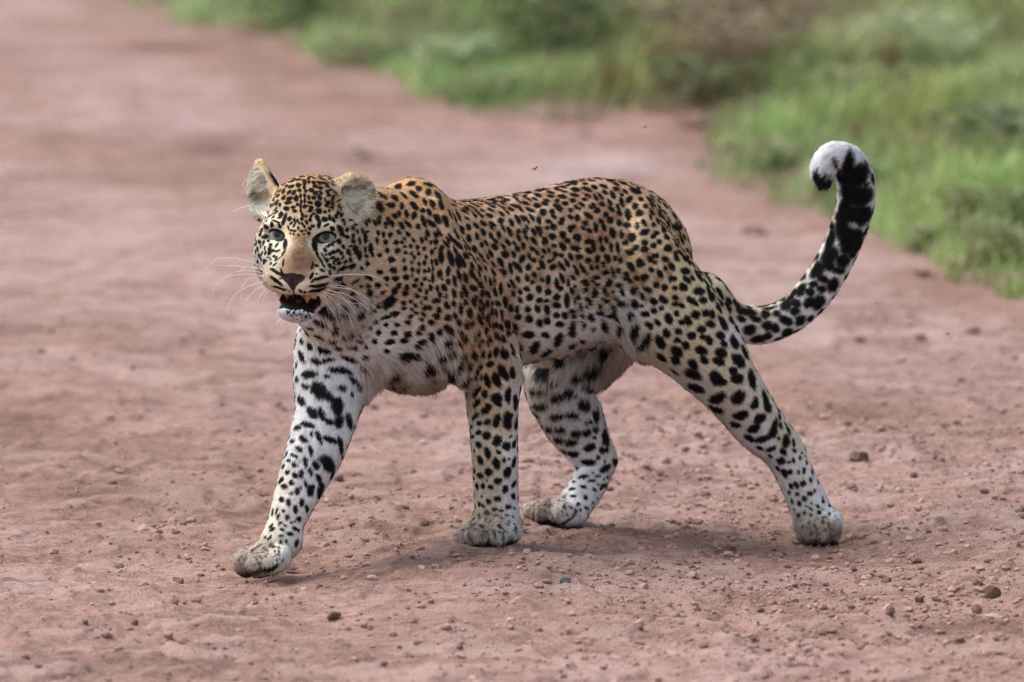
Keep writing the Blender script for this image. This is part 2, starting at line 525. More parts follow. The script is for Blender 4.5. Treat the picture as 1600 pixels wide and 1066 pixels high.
# ------------------------------------------------------------------ the markings: (x, y, length, width, angle clockwise) in tiles of the animal's side
TILES = {
'face_top': (380, 240, 8, '''
500 360 60 25 -45 540 345 50 30 -60 600 350 90 35 -20 690 325 80 35 -10 740 290 80 25 -5 820 310 50 40 90 880 275 60 25 0 950 275 60 20 0 1060 290 110 40 15
990 320 90 30 15 1010 370 90 35 15 1110 355 60 30 20 1120 395 60 30 20 1200 335 60 30 10 540 405 50 30 -30 595 415 80 40 -20 690 395 65 55 0 765 370 60 50 90
765 335 50 30 0 820 355 40 40 0 880 365 60 40 45 900 410 70 45 0 965 430 70 40 10 1050 415 55 35 20 1090 455 40 25 0 505 470 70 45 -60 575 485 70 40 -50
635 485 80 45 -50 705 460 55 45 0 765 425 50 40 90 785 470 40 40 0 850 460 70 50 0 905 495 65 55 0 970 490 60 35 50 1050 485 60 45 60 1065 525 50 40 0
435 530 60 30 -50 505 550 70 40 -50 580 565 80 45 -20 665 560 75 60 90 720 530 60 35 90 770 530 60 35 90 820 550 60 35 90 880 555 55 45 0 955 550 70 55 60
1020 575 45 25 90 1060 615 60 55 0 1120 560 80 40 100 430 595 60 25 -50 420 630 50 25 -50 460 640 50 30 90 560 615 90 45 -10 680 640 50 45 0 725 600 60 35 90
770 590 60 35 90 835 615 70 40 10 935 630 80 75 60 1040 655 60 30 30 1120 630 50 35 80 540 690 70 60 -10 625 675 60 40 -10 645 720 60 40 0 720 665 60 30 90
765 660 60 35 90 800 655 40 25 0 835 720 60 30 0 945 720 80 75 30 1020 730 40 40 0 1075 715 40 30 80 1190 745 50 45 60 1165 790 60 40 60 475 760 60 55 -45
455 800 60 30 -20 515 820 150 45 -70 580 815 60 50 -30 640 830 45 30 90 680 840 45 25 90 720 720 50 30 90 740 770 60 30 80 785 785 40 35 0 850 785 60 30 -60
880 755 40 35 0 835 830 40 40 0 930 810 90 50 65 950 880 100 48 100 1020 825 80 60 0 1080 805 75 40 75 1130 835 75 40 70 1040 895 80 30 -25 390 840 70 25 20
430 860 60 22 15 600 870 45 30 -45 635 900 60 25 -65 650 860 40 25 90 700 870 40 20 80 740 880 50 30 60 790 860 55 35 60 765 910 45 30 60 565 930 60 25 80
600 960 40 25 0 640 970 40 30 0 685 935 45 25 90 730 970 40 30 0 780 960 30 25 90 835 940 45 40 0 880 910 40 30 -50 820 1000 40 40 0 760 1010 30 25 0
690 1020 30 25 0 630 1010 30 25 90 590 1000 25 25 0 855 905 25 25 0 1240 845 50 40 50 1210 930 90 55 60 1235 1000 90 50 70 1290 950 65 45 70 1360 930 65 45 60
1420 980 60 40 60 1390 885 50 35 50 1330 830 50 40 50 1260 880 40 40 50 1530 870 80 40 60 1570 840 70 35 60 1480 960 60 30 90 1530 1010 90 35 80 1370 1030 60 40 80
1290 1040 60 50 0 1560 975 30 30 0 205 820 40 30 -40 250 830 50 25 -40 310 800 100 22 -35 290 850 40 25 -40 350 770 80 20 -40 190 910 60 40 -50 230 960 70 40 -60
160 1010 60 40 90 210 1010 50 40 -60 290 1040 80 50 -10 280 920 70 40 35 410 690 60 20 -45 380 640 70 18 -50 410 735 60 25 -40 370 325 150 75 30'''),
'face_low': (380, 373, 8, '''
160 55 70 40 100 205 40 60 40 60 270 120 60 30 80 245 170 40 25 70 315 30 40 40 30 340 80 50 40 -40 365 155 55 35 -30 325 185 45 40 0 430 155 70 25 -20
385 220 40 30 -20 310 235 50 18 0 205 210 60 30 70 235 200 60 25 70 260 290 75 70 50 345 260 30 15 0 455 245 90 20 -35 400 320 70 25 -40 180 130 60 25 80
290 280 40 25 60 525 70 130 50 95 500 185 80 24 -60 500 305 90 22 97 890 80 160 58 80 920 180 90 30 70 960 260 120 22 60 1000 330 90 20 60 1000 220 100 20 60
1035 205 35 30 0 1085 195 45 45 0 1130 170 45 45 0 1185 155 55 50 0 1225 185 45 45 0 1065 95 50 35 -20 1115 80 40 30 -20 1110 60 190 22 -27 1200 40 60 60 0
1250 100 60 40 60 1315 170 80 50 80 1400 140 120 70 80 1370 30 70 50 60 1450 30 90 40 80 1345 95 50 40 0 1330 205 40 40 0 1450 215 110 70 90 1530 220 60 45 90
1520 130 70 40 80 1590 120 110 60 90 1520 20 50 50 0 1550 305 55 45 30 1270 295 55 55 0 1335 275 55 40 80 1050 265 45 35 60 1110 245 70 30 -20 1170 260 70 40 -10
1190 305 60 40 -30 1245 235 60 30 -45 1080 340 50 45 30 1130 370 50 50 0 1250 375 90 50 -30 1350 355 110 55 -25 1190 400 60 40 -30 1080 425 60 30 90 1470 365 80 45 30
990 400 70 30 30 1040 290 50 25 60 975 490 200 36 -14 870 530 60 22 -45 960 590 240 40 -10 930 650 220 36 -10 720 660 38 28 0 770 670 38 28 0 815 720 50 22 -10
770 710 30 22 0 700 640 24 22 0 915 440 25 25 0 400 410 150 40 32 415 530 190 40 35 440 615 150 28 20 540 640 25 18 0 580 655 24 20 0 510 650 30 20 0
465 500 25 18 0 480 415 90 26 75 855 465 90 34 -62 865 335 90 26 100 1385 520 100 70 -10 1560 490 110 60 20 1230 580 110 60 -15 1140 650 120 60 -20 1560 590 60 50 0
1570 680 100 80 60 1350 680 90 50 -30 1395 770 120 60 10 1440 930 120 90 -50 1270 850 80 50 0 1240 950 160 50 10 1090 960 150 60 0 985 890 150 130 0 1580 790 40 30 0
1580 890 50 40 0 1490 850 30 30 0 1150 500 70 35 -20 1210 500 80 35 -30 570 920 40 22 -40 630 930 40 22 -40 690 950 28 22 0 740 960 38 22 60 790 970 44 26 60
440 720 110 60 80 470 770 60 50 30 940 780 120 60 80 650 900 22 18 0 760 910 24 18 0 600 890 24 18 0 545 905 26 16 60 590 950 30 18 -40 620 975 24 16 60 660 960 28 18 70 715 935 26 18 60 725 985 24 16 50 770 1000 24 16 60 815 945 30 18 70 830 985 26 18 60 680 1000 22 14 0 555 940 22 14 60 705 900 24 14 80 800 915 24 14 60 640 1005 18 12 0 740 1015 20 14 40'''),
'breast': (440, 500, 8, '''
480 40 180 60 15 350 105 110 45 8 240 135 60 40 60 330 185 65 60 50 465 210 120 75 20 630 240 130 60 -8 650 115 90 60 10 670 50 60 60 0 770 180 80 60 0
855 155 80 60 40 945 155 60 50 20 975 250 85 50 25 700 340 130 65 5 880 325 150 65 12 1055 330 60 60 0 1065 205 30 30 0 255 270 85 60 65 350 335 110 75 60
535 385 180 85 18 250 460 180 70 65 430 520 150 80 20 570 510 170 65 -18 850 490 240 75 20 1040 460 85 50 5 1160 270 75 70 0 1210 160 80 75 0 1100 100 70 60 60 1305 60 70 60 30
1440 60 80 60 0 1405 165 100 65 0 1570 180 90 90 0 1355 275 130 75 -10 1530 260 110 75 0 1310 385 90 60 0 1530 440 180 100 -8 185 200 80 40 75 155 300 70 30 80
190 560 80 40 80 340 680 200 110 -5 560 705 100 50 10 745 640 300 90 10 1015 600 80 65 -50 890 745 130 75 25 970 820 130 50 60 765 855 110 80 0 200 740 80 60 80
880 930 80 40 70 300 830 110 65 15 480 890 280 170 45 590 960 150 120 45 690 1030 170 120 30 250 1010 150 90 60 1165 25 90 60 0 1340 650 140 120 0 1500 730 110 70 0'''),
'fore_arm': (420, 630, 8, '''
540 120 190 110 50 660 140 190 85 65 860 60 220 140 80 880 230 180 120 95 760 235 140 70 20 1000 220 200 75 80 480 270 180 70 15 360 310 100 60 -10 430 450 130 75 40
290 475 65 60 0 625 430 180 70 70 535 390 80 40 80 770 460 190 80 25 900 540 260 75 80 920 680 60 40 0 380 575 100 55 40 520 600 150 55 75 220 640 90 50 -50
300 650 70 45 30 345 670 40 35 0 245 720 55 50 0 460 745 140 60 80 590 780 120 80 70 750 770 260 160 55 320 770 85 55 35 185 790 70 40 -60 230 865 70 60 0
525 865 110 55 75 800 900 130 75 -60 330 905 90 70 50 405 890 115 60 95 625 940 120 65 60 150 970 110 50 -55 285 995 65 65 0 190 1040 90 60 0 460 1010 100 45 80
540 1050 90 70 0 660 1030 100 70 70'''),
'fore_foot': (350, 760, 6.664, '''
630 20 60 50 0 700 75 45 35 0 760 55 85 55 95 805 15 40 20 90 900 50 130 75 85 1000 70 150 70 100 600 140 65 60 -50 675 170 80 50 85 810 170 90 55 95 745 245 95 50 80
865 235 85 45 80 505 270 90 25 100 545 260 80 25 105 620 255 45 30 100 565 315 80 35 110 655 330 70 50 90 780 345 70 50 80 705 380 40 30 30 740 370 30 25 0
585 385 50 40 -40 490 415 70 25 -50 505 450 70 35 -30 640 410 45 18 10 605 450 50 35 0 740 440 70 45 30 775 460 40 30 80 690 495 75 40 10 595 515 50 40 0
430 535 50 25 -50 475 540 70 25 -50 590 580 50 30 90 645 575 35 35 0 760 590 90 45 100 500 625 70 45 20 440 665 90 25 40 400 690 40 20 30 535 680 30 25 0
570 685 25 20 0 545 710 25 20 0 340 635 40 15 0 315 660 35 18 -10 210 755 25 22 0 255 755 20 18 0 380 730 25 15 20 435 740 30 15 30 460 710 25 15 40 545 765 20 20 0
610 760 20 20 0 570 640 30 25 60'''),
'near_elbow': (640, 500, 8, '''
270 35 95 70 20 165 100 85 70 10 110 160 80 75 20 0 170 80 60 90 285 220 120 90 60 380 155 85 80 90 490 120 170 90 40 495 260 100 95 30 620 270 95 80 40
640 160 90 60 50 700 220 100 75 80 615 40 90 80 90 720 75 110 75 80 790 45 90 50 85 890 25 100 55 70 140 300 180 75 -25 40 435 130 80 -10 250 505 230 120 -15
420 410 130 85 -10 510 375 110 75 0 680 410 95 90 0 610 530 140 95 120 450 520 80 60 40 510 640 180 110 85 740 540 110 60 85 795 425 120 75 70 810 230 110 55 85
865 165 75 60 85 905 255 80 50 90 855 315 80 55 90 955 130 110 45 95 990 260 130 70 105 1060 205 110 45 85 1000 60 100 35 80 1070 65 80 75 90 1140 90 110 75 60
1215 60 120 75 80 1230 165 90 60 30 1310 165 90 50 15 1325 90 100 60 60 1165 235 100 80 60 1105 210 90 40 80 910 420 130 60 100 1000 440 110 50 95 1075 395 140 70 100
1180 415 180 100 65 1270 390 200 65 65 1355 320 130 70 50 1010 550 110 80 -20 890 575 110 55 85 825 670 180 70 105 890 720 90 35 90 970 760 200 80 70 1085 745 200 110 70
1165 650 240 110 60 1285 665 175 70 85 700 710 150 90 120 840 890 170 70 120 940 925 120 75 85 1090 980 160 140 0 1230 940 220 80 95 1320 1000 160 70 85 760 870 80 40 90
850 1030 110 70 120 725 1000 70 50 100 980 1055 60 30 0 760 310 50 30 30 220 660 80 70 40 340 610 45 45 0 400 690 50 30 90 615 720 50 40 0'''),
'near_foreleg': (680, 630, 8, '''
505 20 100 60 -30 640 80 160 95 -40 500 165 110 55 -40 410 140 90 25 95 770 220 190 100 105 905 220 240 110 90 950 145 60 40 60 1010 250 170 60 95 555 250 80 65 -20
650 240 100 75 -30 455 290 65 50 90 535 370 85 60 -20 640 405 110 105 30 465 415 60 50 0 770 470 150 120 115 895 540 130 110 60 990 510 130 65 100 540 520 100 70 50
655 625 170 80 75 435 580 80 30 90 490 600 40 25 90 790 610 80 45 45 860 715 70 55 90 920 700 40 30 -30 560 715 140 75 65 455 720 115 45 90 765 760 170 90 75
985 740 150 55 105 905 865 150 100 110 490 840 80 40 80 665 865 110 95 50 560 905 90 75 50 445 860 40 20 90 470 960 90 25 85 785 975 105 95 -20 645 965 40 20 90
520 1040 90 55 75 600 1040 80 55 70 690 1050 80 60 60 880 1055 80 50 0 985 1010 110 50 110 940 420 45 30 -40 790 15 100 60 20 1000 40 100 60 80'''),
'near_forefoot': (690, 740, 5.333, '''
530 135 65 50 110 600 90 70 35 105 595 190 60 40 80 465 210 65 50 -10 390 235 50 45 30 315 255 40 30 80 345 270 40 30 80 285 280 45 15 90 440 300 50 45 0
375 328 50 42 0 500 310 40 30 0 560 280 55 45 20 605 290 30 20 60 545 350 40 20 10 455 348 40 15 -5 310 345 30 20 -40 315 375 40 20 -45 370 385 35 25 80
330 440 45 35 50 480 440 45 35 40 350 485 20 15 0 265 380 40 15 -30 400 405 40 15 -60 595 365 25 20 50 555 400 25 20 60 500 370 50 12 15 270 215 40 15 90
335 190 25 15 80 210 470 30 20 90 615 460 35 25 -40
1180 110 65 30 15 1085 130 60 28 -10 1280 138 45 30 30 1360 100 60 45 0 1330 125 30 30 0 1095 190 60 28 10 1020 198 40 22 -10 1200 200 50 40 40 1140 255 40 35 0
1205 285 40 35 60 1260 245 30 25 60 1300 210 25 20 90 1020 280 35 30 0 1075 280 40 20 40 890 225 40 15 10 1110 300 25 18 30 1160 305 30 20 90 1000 320 20 20 0
1050 345 20 20 0 1100 345 20 20 0 870 240 25 20 0 860 265 25 15 0'''),
'far_thigh': (800, 520, 8, '''
200 30 180 90 0 415 30 120 80 20 575 85 200 110 -60 735 20 110 60 0 860 90 80 60 30 270 180 200 120 -50 425 240 180 110 -40 720 160 110 70 -20 60 160 120 90 60
570 290 140 90 0 600 390 150 110 -40 405 495 220 100 -5 170 525 90 60 20 180 370 160 80 -20 330 680 220 110 5 340 890 190 110 10 185 715 110 60 70 560 790 190 130 -20
710 740 170 140 -30 800 540 170 150 0 550 600 180 50 -15 1000 430 300 140 -30 1150 230 220 110 -35 960 660 150 120 -20 900 890 170 160 0 1040 980 130 130 60 560 1040 200 90 -10
750 1020 170 110 -10 310 1000 150 70 50 870 260 120 80 30 1000 150 150 100 -40 750 310 100 70 0 800 760 70 60 0'''),
'far_shank': (820, 640, 8, '''
160 40 160 70 50 375 95 210 100 -3 590 70 150 110 -10 690 120 60 30 90 790 155 75 70 0 890 80 190 110 80 295 240 120 80 30 440 250 130 75 0 635 300 140 100 0
760 290 120 110 0 870 250 110 90 60 415 370 130 90 20 570 405 160 100 0 870 350 60 50 0 1000 350 240 100 75 810 480 170 110 -15 605 560 160 90 0 490 520 110 60 50
965 510 100 85 60 920 605 65 60 0 790 660 200 80 3 1135 660 110 100 80 1000 650 30 30 0 650 725 90 60 20 1010 740 180 90 -30 1120 780 110 50 105 730 840 140 55 -12
840 890 100 40 -5 910 835 75 45 -20 850 795 35 30 0 615 900 50 35 0 1030 845 40 35 0 990 870 40 30 90 730 965 95 40 15 1000 950 85 70 0 915 935 40 25 10
590 995 85 40 -10 880 1010 70 45 30 955 990 50 40 90 1060 870 40 25 90 1025 500 90 50 80 1150 530 60 35 60'''),
'thigh': (960, 480, 6.6625, '''
165 90 85 85 0 320 70 110 70 0 410 35 80 60 60 490 10 60 50 0 25 120 80 70 0 560 125 120 90 70 645 65 85 65 40 365 190 110 65 50 450 160 90 60 50 700 160 90 60 0
765 140 130 75 60 845 80 110 95 20 950 65 90 80 60 1015 70 100 70 80 1000 180 110 80 20 1095 30 80 40 60 1130 170 180 75 60 210 245 160 100 110 55 240 130 80 120
540 270 110 80 70 670 255 90 70 10 655 345 80 60 20 805 295 100 90 0 740 395 110 85 50 905 235 100 90 20 920 310 70 60 0 985 345 110 85 70 1105 295 110 85 40
1140 380 90 70 40 1250 365 160 85 65 310 345 170 100 -30 480 365 170 100 60 490 520 140 70 45 650 460 150 110 40 640 550 120 100 30 905 450 150 100 20 935 555 110 85 50
1110 480 140 110 20 1085 565 150 90 20 1285 560 190 120 45 815 595 140 90 50 820 700 200 110 25 1060 745 190 140 50 1130 785 90 80 0 1235 670 110 90 60 1280 750 150 110 0
1430 760 240 85 80 845 840 210 90 25 1065 955 190 110 -15 1290 940 170 140 -50 1465 1000 130 80 100 1360 470 190 60 60 1570 950 200 60 75 1020 1045 100 50 30
630 670 120 40 45 1270 220 100 60 60'''),
'shank': (1080, 620, 6.154, '''
610 70 140 80 105 730 80 170 75 75 250 130 140 70 20 475 180 165 95 -15 660 210 140 95 -45 800 290 180 65 100 780 350 130 90 -50 690 410 200 70 -10 600 310 150 85 -25
560 400 130 60 30 430 270 110 60 15 850 190 80 45 70 860 280 80 35 75 925 300 140 35 65 845 400 45 30 90 910 430 150 80 100 885 530 90 60 40 770 505 110 50 -20
660 495 80 40 20 860 620 100 80 0 995 520 50 40 60 985 440 90 30 80 985 610 65 35 80 1045 590 55 30 90 1110 630 50 30 80 1065 540 30 25 0 895 740 110 55 65
950 725 65 55 0 1030 730 60 40 90 1085 710 75 40 95 1165 730 60 25 80 760 570 60 30 45 960 860 65 45 60 1010 850 75 50 60 1075 835 60 60 0 1150 800 60 35 85
1220 825 50 25 75 1100 570 25 20 0 830 690 70 30 55 940 630 40 20 -20'''),
'hind_foot': (1180, 730, 7.617, '''
435 405 80 35 70 500 325 60 60 0 585 375 75 65 50 650 315 75 70 0 710 280 60 30 100 525 435 75 55 55 405 305 60 40 70 800 360 30 30 0 810 405 45 45 0 865 360 35 30 0
740 465 50 40 30 660 495 55 30 40 885 460 50 40 30 755 545 60 55 30 590 545 45 40 90 665 575 50 45 40 820 600 40 35 0 510 575 45 45 0 465 500 35 25 90 800 655 40 40 0
870 680 40 30 10 710 700 40 40 0 830 750 50 45 40 670 795 50 50 0 740 740 35 25 90 765 785 30 30 0 630 660 40 20 90 890 555 40 30 90 935 530 25 20 0 670 430 25 20 0
735 385 25 10 0 605 470 35 25 30 915 745 30 20 0 630 735 25 20 90 800 505 20 20 0 570 710 30 20 90 540 640 20 20 0 980 625 35 12 0 955 580 40 10 -10 715 635 40 12 0'''),
'tail_base': (1110, 380, 6.6625, '''
90 500 90 45 50 110 545 100 45 60 190 600 100 50 55 300 690 120 60 55 180 670 110 60 55 420 720 130 65 25 85 670 110 35 65 220 800 90 70 50 320 790 100 60 25
465 790 130 60 15 135 840 140 75 60 265 905 110 70 60 410 900 130 100 0 570 740 100 80 0 620 680 150 30 -10 685 735 80 65 0 790 640 130 100 -40 890 625 110 80 20
880 710 100 80 0 785 805 150 95 25 590 860 110 90 0 670 885 100 100 0 500 1000 150 80 -10 595 965 90 80 0 800 935 130 70 -30 935 810 120 90 -50 1040 790 80 60 -40
940 490 150 90 -60 1070 430 100 70 0 1040 510 100 80 0 1030 620 130 100 -60 1130 620 160 120 -60 1175 380 130 80 20 1160 480 100 80 0 1280 440 150 110 -60 1110 280 190 110 -60
1240 130 200 150 -50 1230 240 120 100 0 1380 190 150 130 -60 1330 290 150 70 10 1450 50 180 120 -30 1230 20 120 60 -50 1480 130 80 60 -40'''),
'tail_tip': (1240, 210, 5.61, '''
475 280 190 85 -75 380 265 110 40 65 395 330 130 30 75 550 370 220 160 -35 470 390 120 100 0 570 545 230 160 -5 475 520 180 110 90 600 710 180 160 -20 520 700 140 110 60
440 640 200 80 -70 430 770 140 80 -50 440 850 160 130 60 520 930 200 150 -40 560 880 100 80 0 320 920 150 60 -70 290 435 130 90 0 690 400 100 30 70 640 440 60 15 -30'''),
'withers': (560, 260, 6.6625, '''
435 125 130 55 -8 410 215 90 80 90 320 240 75 60 0 300 165 80 40 10 220 185 70 30 0 550 180 110 60 -15 625 230 80 60 30 730 190 110 50 15 730 270 75 65 90
590 110 70 30 15 375 330 95 80 60 470 300 120 60 60 580 295 130 60 40 690 370 95 45 70 770 395 110 60 65 830 300 120 60 60 860 400 120 60 70 280 330 60 50 90
450 410 85 55 95 580 410 120 65 45 220 300 100 50 60 220 420 140 90 60 355 410 60 60 0 310 410 70 45 70 670 460 60 55 0 735 480 90 50 70 500 495 100 50 70
580 515 90 55 95 420 490 70 45 70 375 520 80 50 60 820 545 130 75 60 910 570 150 60 65 680 570 150 50 70 620 625 65 55 90 760 600 120 60 40 450 620 100 55 60
510 600 120 45 45 350 600 90 40 75 310 570 90 40 75 280 610 80 40 80 210 575 80 45 70 215 530 50 40 0 170 590 80 35 60 105 570 70 35 60 80 600 90 40 55
330 715 75 50 90 420 690 60 50 30 260 710 80 35 75 205 690 60 35 70 70 730 120 45 80 130 830 110 40 95 195 775 80 35 80 280 790 60 50 90 145 915 60 35 70
220 925 55 50 0 80 1000 50 50 0 345 975 80 70 0 405 880 70 60 90 300 875 60 50 90 390 795 55 50 0 450 790 45 40 90 475 745 40 35 0 510 705 70 40 50
570 770 60 40 60 545 830 45 45 0 485 835 40 35 0 615 845 60 45 90 625 910 45 45 0 580 945 50 40 90 490 900 50 40 0 550 910 40 40 0 475 980 50 40 90
555 1000 45 45 0 630 1015 50 45 90 685 1005 60 45 90 705 940 55 35 90 765 890 60 45 90 660 770 80 45 70 720 700 85 50 65 810 710 65 60 90 700 750 70 30 65
755 790 50 40 90 805 785 70 55 90 845 690 110 35 55 685 855 45 45 0 800 855 40 35 90 870 850 60 55 90 860 940 170 65 85 960 960 190 70 75 910 810 120 35 50
930 770 90 35 65 960 740 110 40 60 1020 800 140 40 55 1060 830 100 40 55 1010 880 140 35 70 810 1000 80 45 80 765 1000 90 30 85 1040 1000 150 60 70 1095 1010 110 50 75
1125 930 90 55 60'''),
'neck': (560, 400, 6.725, '''
365 150 80 70 0 225 170 70 50 10 90 230 70 50 20 295 235 65 55 0 390 235 80 65 0 205 310 75 65 10 105 310 45 45 0 25 320 45 40 0 300 300 30 30 0
105 385 80 60 -10 425 315 65 60 0 380 370 90 65 -50 505 335 80 55 -70 490 390 75 60 0 245 390 70 35 -30 280 370 35 20 -20 320 480 180 110 -40 185 435 35 25 0
195 515 70 60 0 140 560 90 50 -15 380 605 120 65 -15 300 640 70 45 20 250 650 60 40 0 15 590 80 60 90 170 680 75 65 0 285 725 60 50 30 115 755 65 45 70
35 720 50 40 60 400 725 65 55 0 470 490 65 55 30 475 550 55 50 0 490 135 65 50 80 565 145 65 40 85 500 225 70 65 0 565 205 35 30 0 630 165 65 45 85
695 165 45 45 0 740 145 60 35 85 785 140 55 30 85 605 255 55 50 0 695 240 45 45 0 780 230 110 40 88 755 262 45 35 0 665 295 50 50 0 590 315 60 50 60
645 357 50 42 60 715 380 60 45 80 760 332 70 45 75 830 345 80 45 75 855 410 70 45 75 615 420 65 55 20 705 445 55 50 0 550 480 50 45 0 600 520 50 45 20
660 490 35 30 0 565 560 45 35 40 605 600 55 45 10 548 638 60 50 20 685 612 80 35 50 700 545 60 50 0 745 540 60 60 0 820 470 100 60 10 665 670 60 35 30
515 700 70 60 0 680 755 80 60 35 765 700 85 65 20 825 635 90 70 40 850 572 70 65 20 940 648 90 75 10 930 520 95 60 70 1000 505 75 55 75 900 335 90 60 70
925 428 55 45 90 885 245 35 30 0 855 185 100 60 85 945 165 110 55 95 945 270 80 50 80 1010 265 140 50 80 1055 200 140 50 75 1125 230 130 55 75 1195 190 120 55 60
1270 175 120 50 95 1240 250 70 35 60 1195 340 85 55 80 1235 345 65 40 80 1120 370 150 55 68 1005 400 120 55 82 1080 415 90 40 80 1125 490 80 50 80 1215 485 120 55 75
1240 440 70 35 75 1290 310 90 50 65 1300 400 80 45 85 1080 560 140 50 85 1170 600 100 75 95 1020 625 80 60 60 1050 710 80 65 -20 1140 735 105 60 80 1200 710 85 45 80
1275 665 130 60 68 1280 555 70 35 80 1320 540 90 40 80 1315 630 80 30 80 1335 250 100 30 88 1290 480 80 40 80 1335 390 60 25 90'''),
'flank_top': (700, 290, 6.725, '''
70 120 120 30 -5 230 120 150 35 0 380 95 150 40 -5 520 72 120 20 -10 640 70 120 50 -5 570 100 130 30 10 700 75 110 30 10 790 40 110 35 -5 830 75 120 50 0
950 50 130 55 5 450 145 90 35 0 330 145 90 30 20 180 155 110 25 5 60 155 50 18 0 130 195 55 25 5 60 205 90 25 10 250 165 60 25 20 235 218 80 30 20
190 235 70 25 20 330 190 70 28 25 310 218 60 25 25 355 260 60 30 40 410 190 70 25 35 470 220 80 30 20 450 255 90 35 25 525 125 70 25 15 620 150 80 40 5
710 130 90 45 55 745 165 70 25 40 830 135 110 35 25 910 140 80 35 25 950 110 80 40 15 1070 70 90 40 10 1150 42 80 40 15 1215 18 90 35 15 1215 62 80 35 10
1320 38 80 35 5 1075 112 90 35 10 1035 155 80 35 10 1200 115 100 55 15 1310 95 70 40 20 1145 160 65 45 5 1020 190 90 50 10 935 210 90 60 10 810 185 80 45 10
570 185 80 25 35 550 215 90 25 35 660 250 80 35 25 700 215 110 35 20 760 245 110 35 45 860 255 120 45 20 1000 280 85 75 30 1095 275 70 55 20 1160 230 110 60 40
1230 190 75 55 10 1310 158 70 50 10 1285 262 60 50 30 1335 225 40 30 90 70 340 170 35 75 105 310 150 35 65 20 300 120 30 70 155 270 90 35 20 200 290 60 30 50
200 345 70 40 15 280 315 90 40 60 340 310 100 38 48 440 318 80 50 25 565 300 80 35 48 615 275 100 28 42 590 235 60 20 40 370 400 80 50 35 215 435 85 60 70
290 420 85 55 40 145 465 110 50 68 220 555 90 60 70 305 535 90 50 75 370 490 90 60 60 465 405 90 45 35 455 440 60 35 60 555 370 75 65 30 575 440 120 38 62
665 390 90 50 65 730 355 120 50 58 785 345 90 38 55 830 360 110 30 60 880 335 110 38 55 955 365 100 55 75 1055 380 70 55 15 1105 435 80 75 20 1040 445 45 45 0
1200 355 70 65 0 1185 395 70 45 20 1110 325 80 40 40 1285 330 85 50 40 1300 440 100 55 -20 1285 475 60 50 60 830 440 75 35 55 900 490 100 45 65 955 465 110 65 48
970 520 60 30 50 740 485 55 50 20 805 490 70 50 75 825 550 75 40 70 740 550 90 45 68 645 485 120 50 70 535 520 80 50 80 450 530 80 45 70 495 580 80 45 40
630 595 90 50 55 695 605 65 40 60 730 665 75 50 50 790 630 85 50 80 905 585 110 55 50 1025 580 95 55 60 1000 605 60 30 55 1095 535 85 70 20 1205 520 85 75 60
1255 580 70 65 20 1115 635 65 50 20 1205 645 110 65 50 1320 660 70 60 20 1330 545 60 50 90 400 605 75 40 65 355 625 60 50 60 490 645 90 60 50 580 640 75 45 50
280 670 90 60 70 450 715 100 45 62 420 750 70 30 65 475 825 75 35 60 600 725 95 80 20 690 720 90 50 72 780 770 95 65 -60 885 665 75 55 40 935 705 70 45 50
1010 690 75 40 50 1060 685 60 30 60 995 745 45 45 0 855 745 80 45 65 900 785 60 60 0 1065 795 55 50 0 1105 775 60 35 -70 1130 725 75 50 55 1190 735 70 45 10
1290 750 90 55 60 1250 815 110 50 60 1195 850 120 50 52 990 830 110 60 70 955 875 50 40 0 1100 860 90 60 -20 550 800 110 60 55 655 845 80 45 75 730 855 150 60 48
845 860 75 70 0 195 735 90 50 68 265 765 120 35 60 345 735 90 35 50 110 800 150 50 70 145 790 170 50 68 25 790 190 45 75 255 845 90 45 65 335 870 80 45 60
395 870 70 40 60 100 620 120 45 62 90 510 140 30 65 165 580 120 30 60 25 540 100 40 65 60 680 120 30 65 180 645 70 25 45 380 795 70 25 40 310 770 70 20 50
1325 860 60 35 60'''),
'flank_low': (700, 410, 6.725, '''
405 75 90 40 60 475 100 100 35 60 400 200 120 60 80 445 210 80 45 75 490 195 80 35 65 345 240 90 50 70 495 315 110 50 80 555 280 140 45 88 425 340 80 70 85
355 330 70 45 90 600 420 140 60 88 515 435 90 70 0 465 430 60 45 90 415 440 85 45 80 380 475 75 40 80 465 520 90 40 90 505 530 85 35 90 560 565 150 55 92
420 580 100 45 100 660 480 90 55 85 725 495 85 55 80 735 575 80 75 0 685 335 80 45 65 640 245 70 35 65 680 225 120 40 62 590 110 85 55 80 550 85 50 30 60
660 70 140 45 80 555 20 100 40 50 480 20 70 35 60 740 60 120 65 48 845 55 75 70 0 735 180 80 55 70 830 165 85 50 70 905 130 80 55 60 885 210 55 55 0
755 310 65 55 60 825 280 75 60 20 755 395 85 50 55 860 365 90 80 -30 955 285 90 65 75 1050 310 80 75 0 985 188 55 55 0 1050 185 115 60 95 960 400 75 60 0
1030 405 60 50 0 940 490 100 65 70 1040 500 105 75 80 835 495 75 75 0 850 595 95 80 20 960 640 100 75 90 1040 620 80 75 40 840 740 150 110 10 1030 750 110 90 -30
1140 220 120 50 85 1180 275 70 65 0 1195 165 120 50 70 1140 370 80 80 0 1145 455 95 75 25 1250 400 180 60 85 1140 560 75 75 0 1225 560 90 65 75 1175 650 95 65 0
1300 520 70 60 60 1320 570 60 50 0 1300 700 140 70 100 1300 300 85 50 65 1265 215 90 40 85 1310 160 75 45 40 1335 250 50 40 90 1335 410 80 35 90'''),
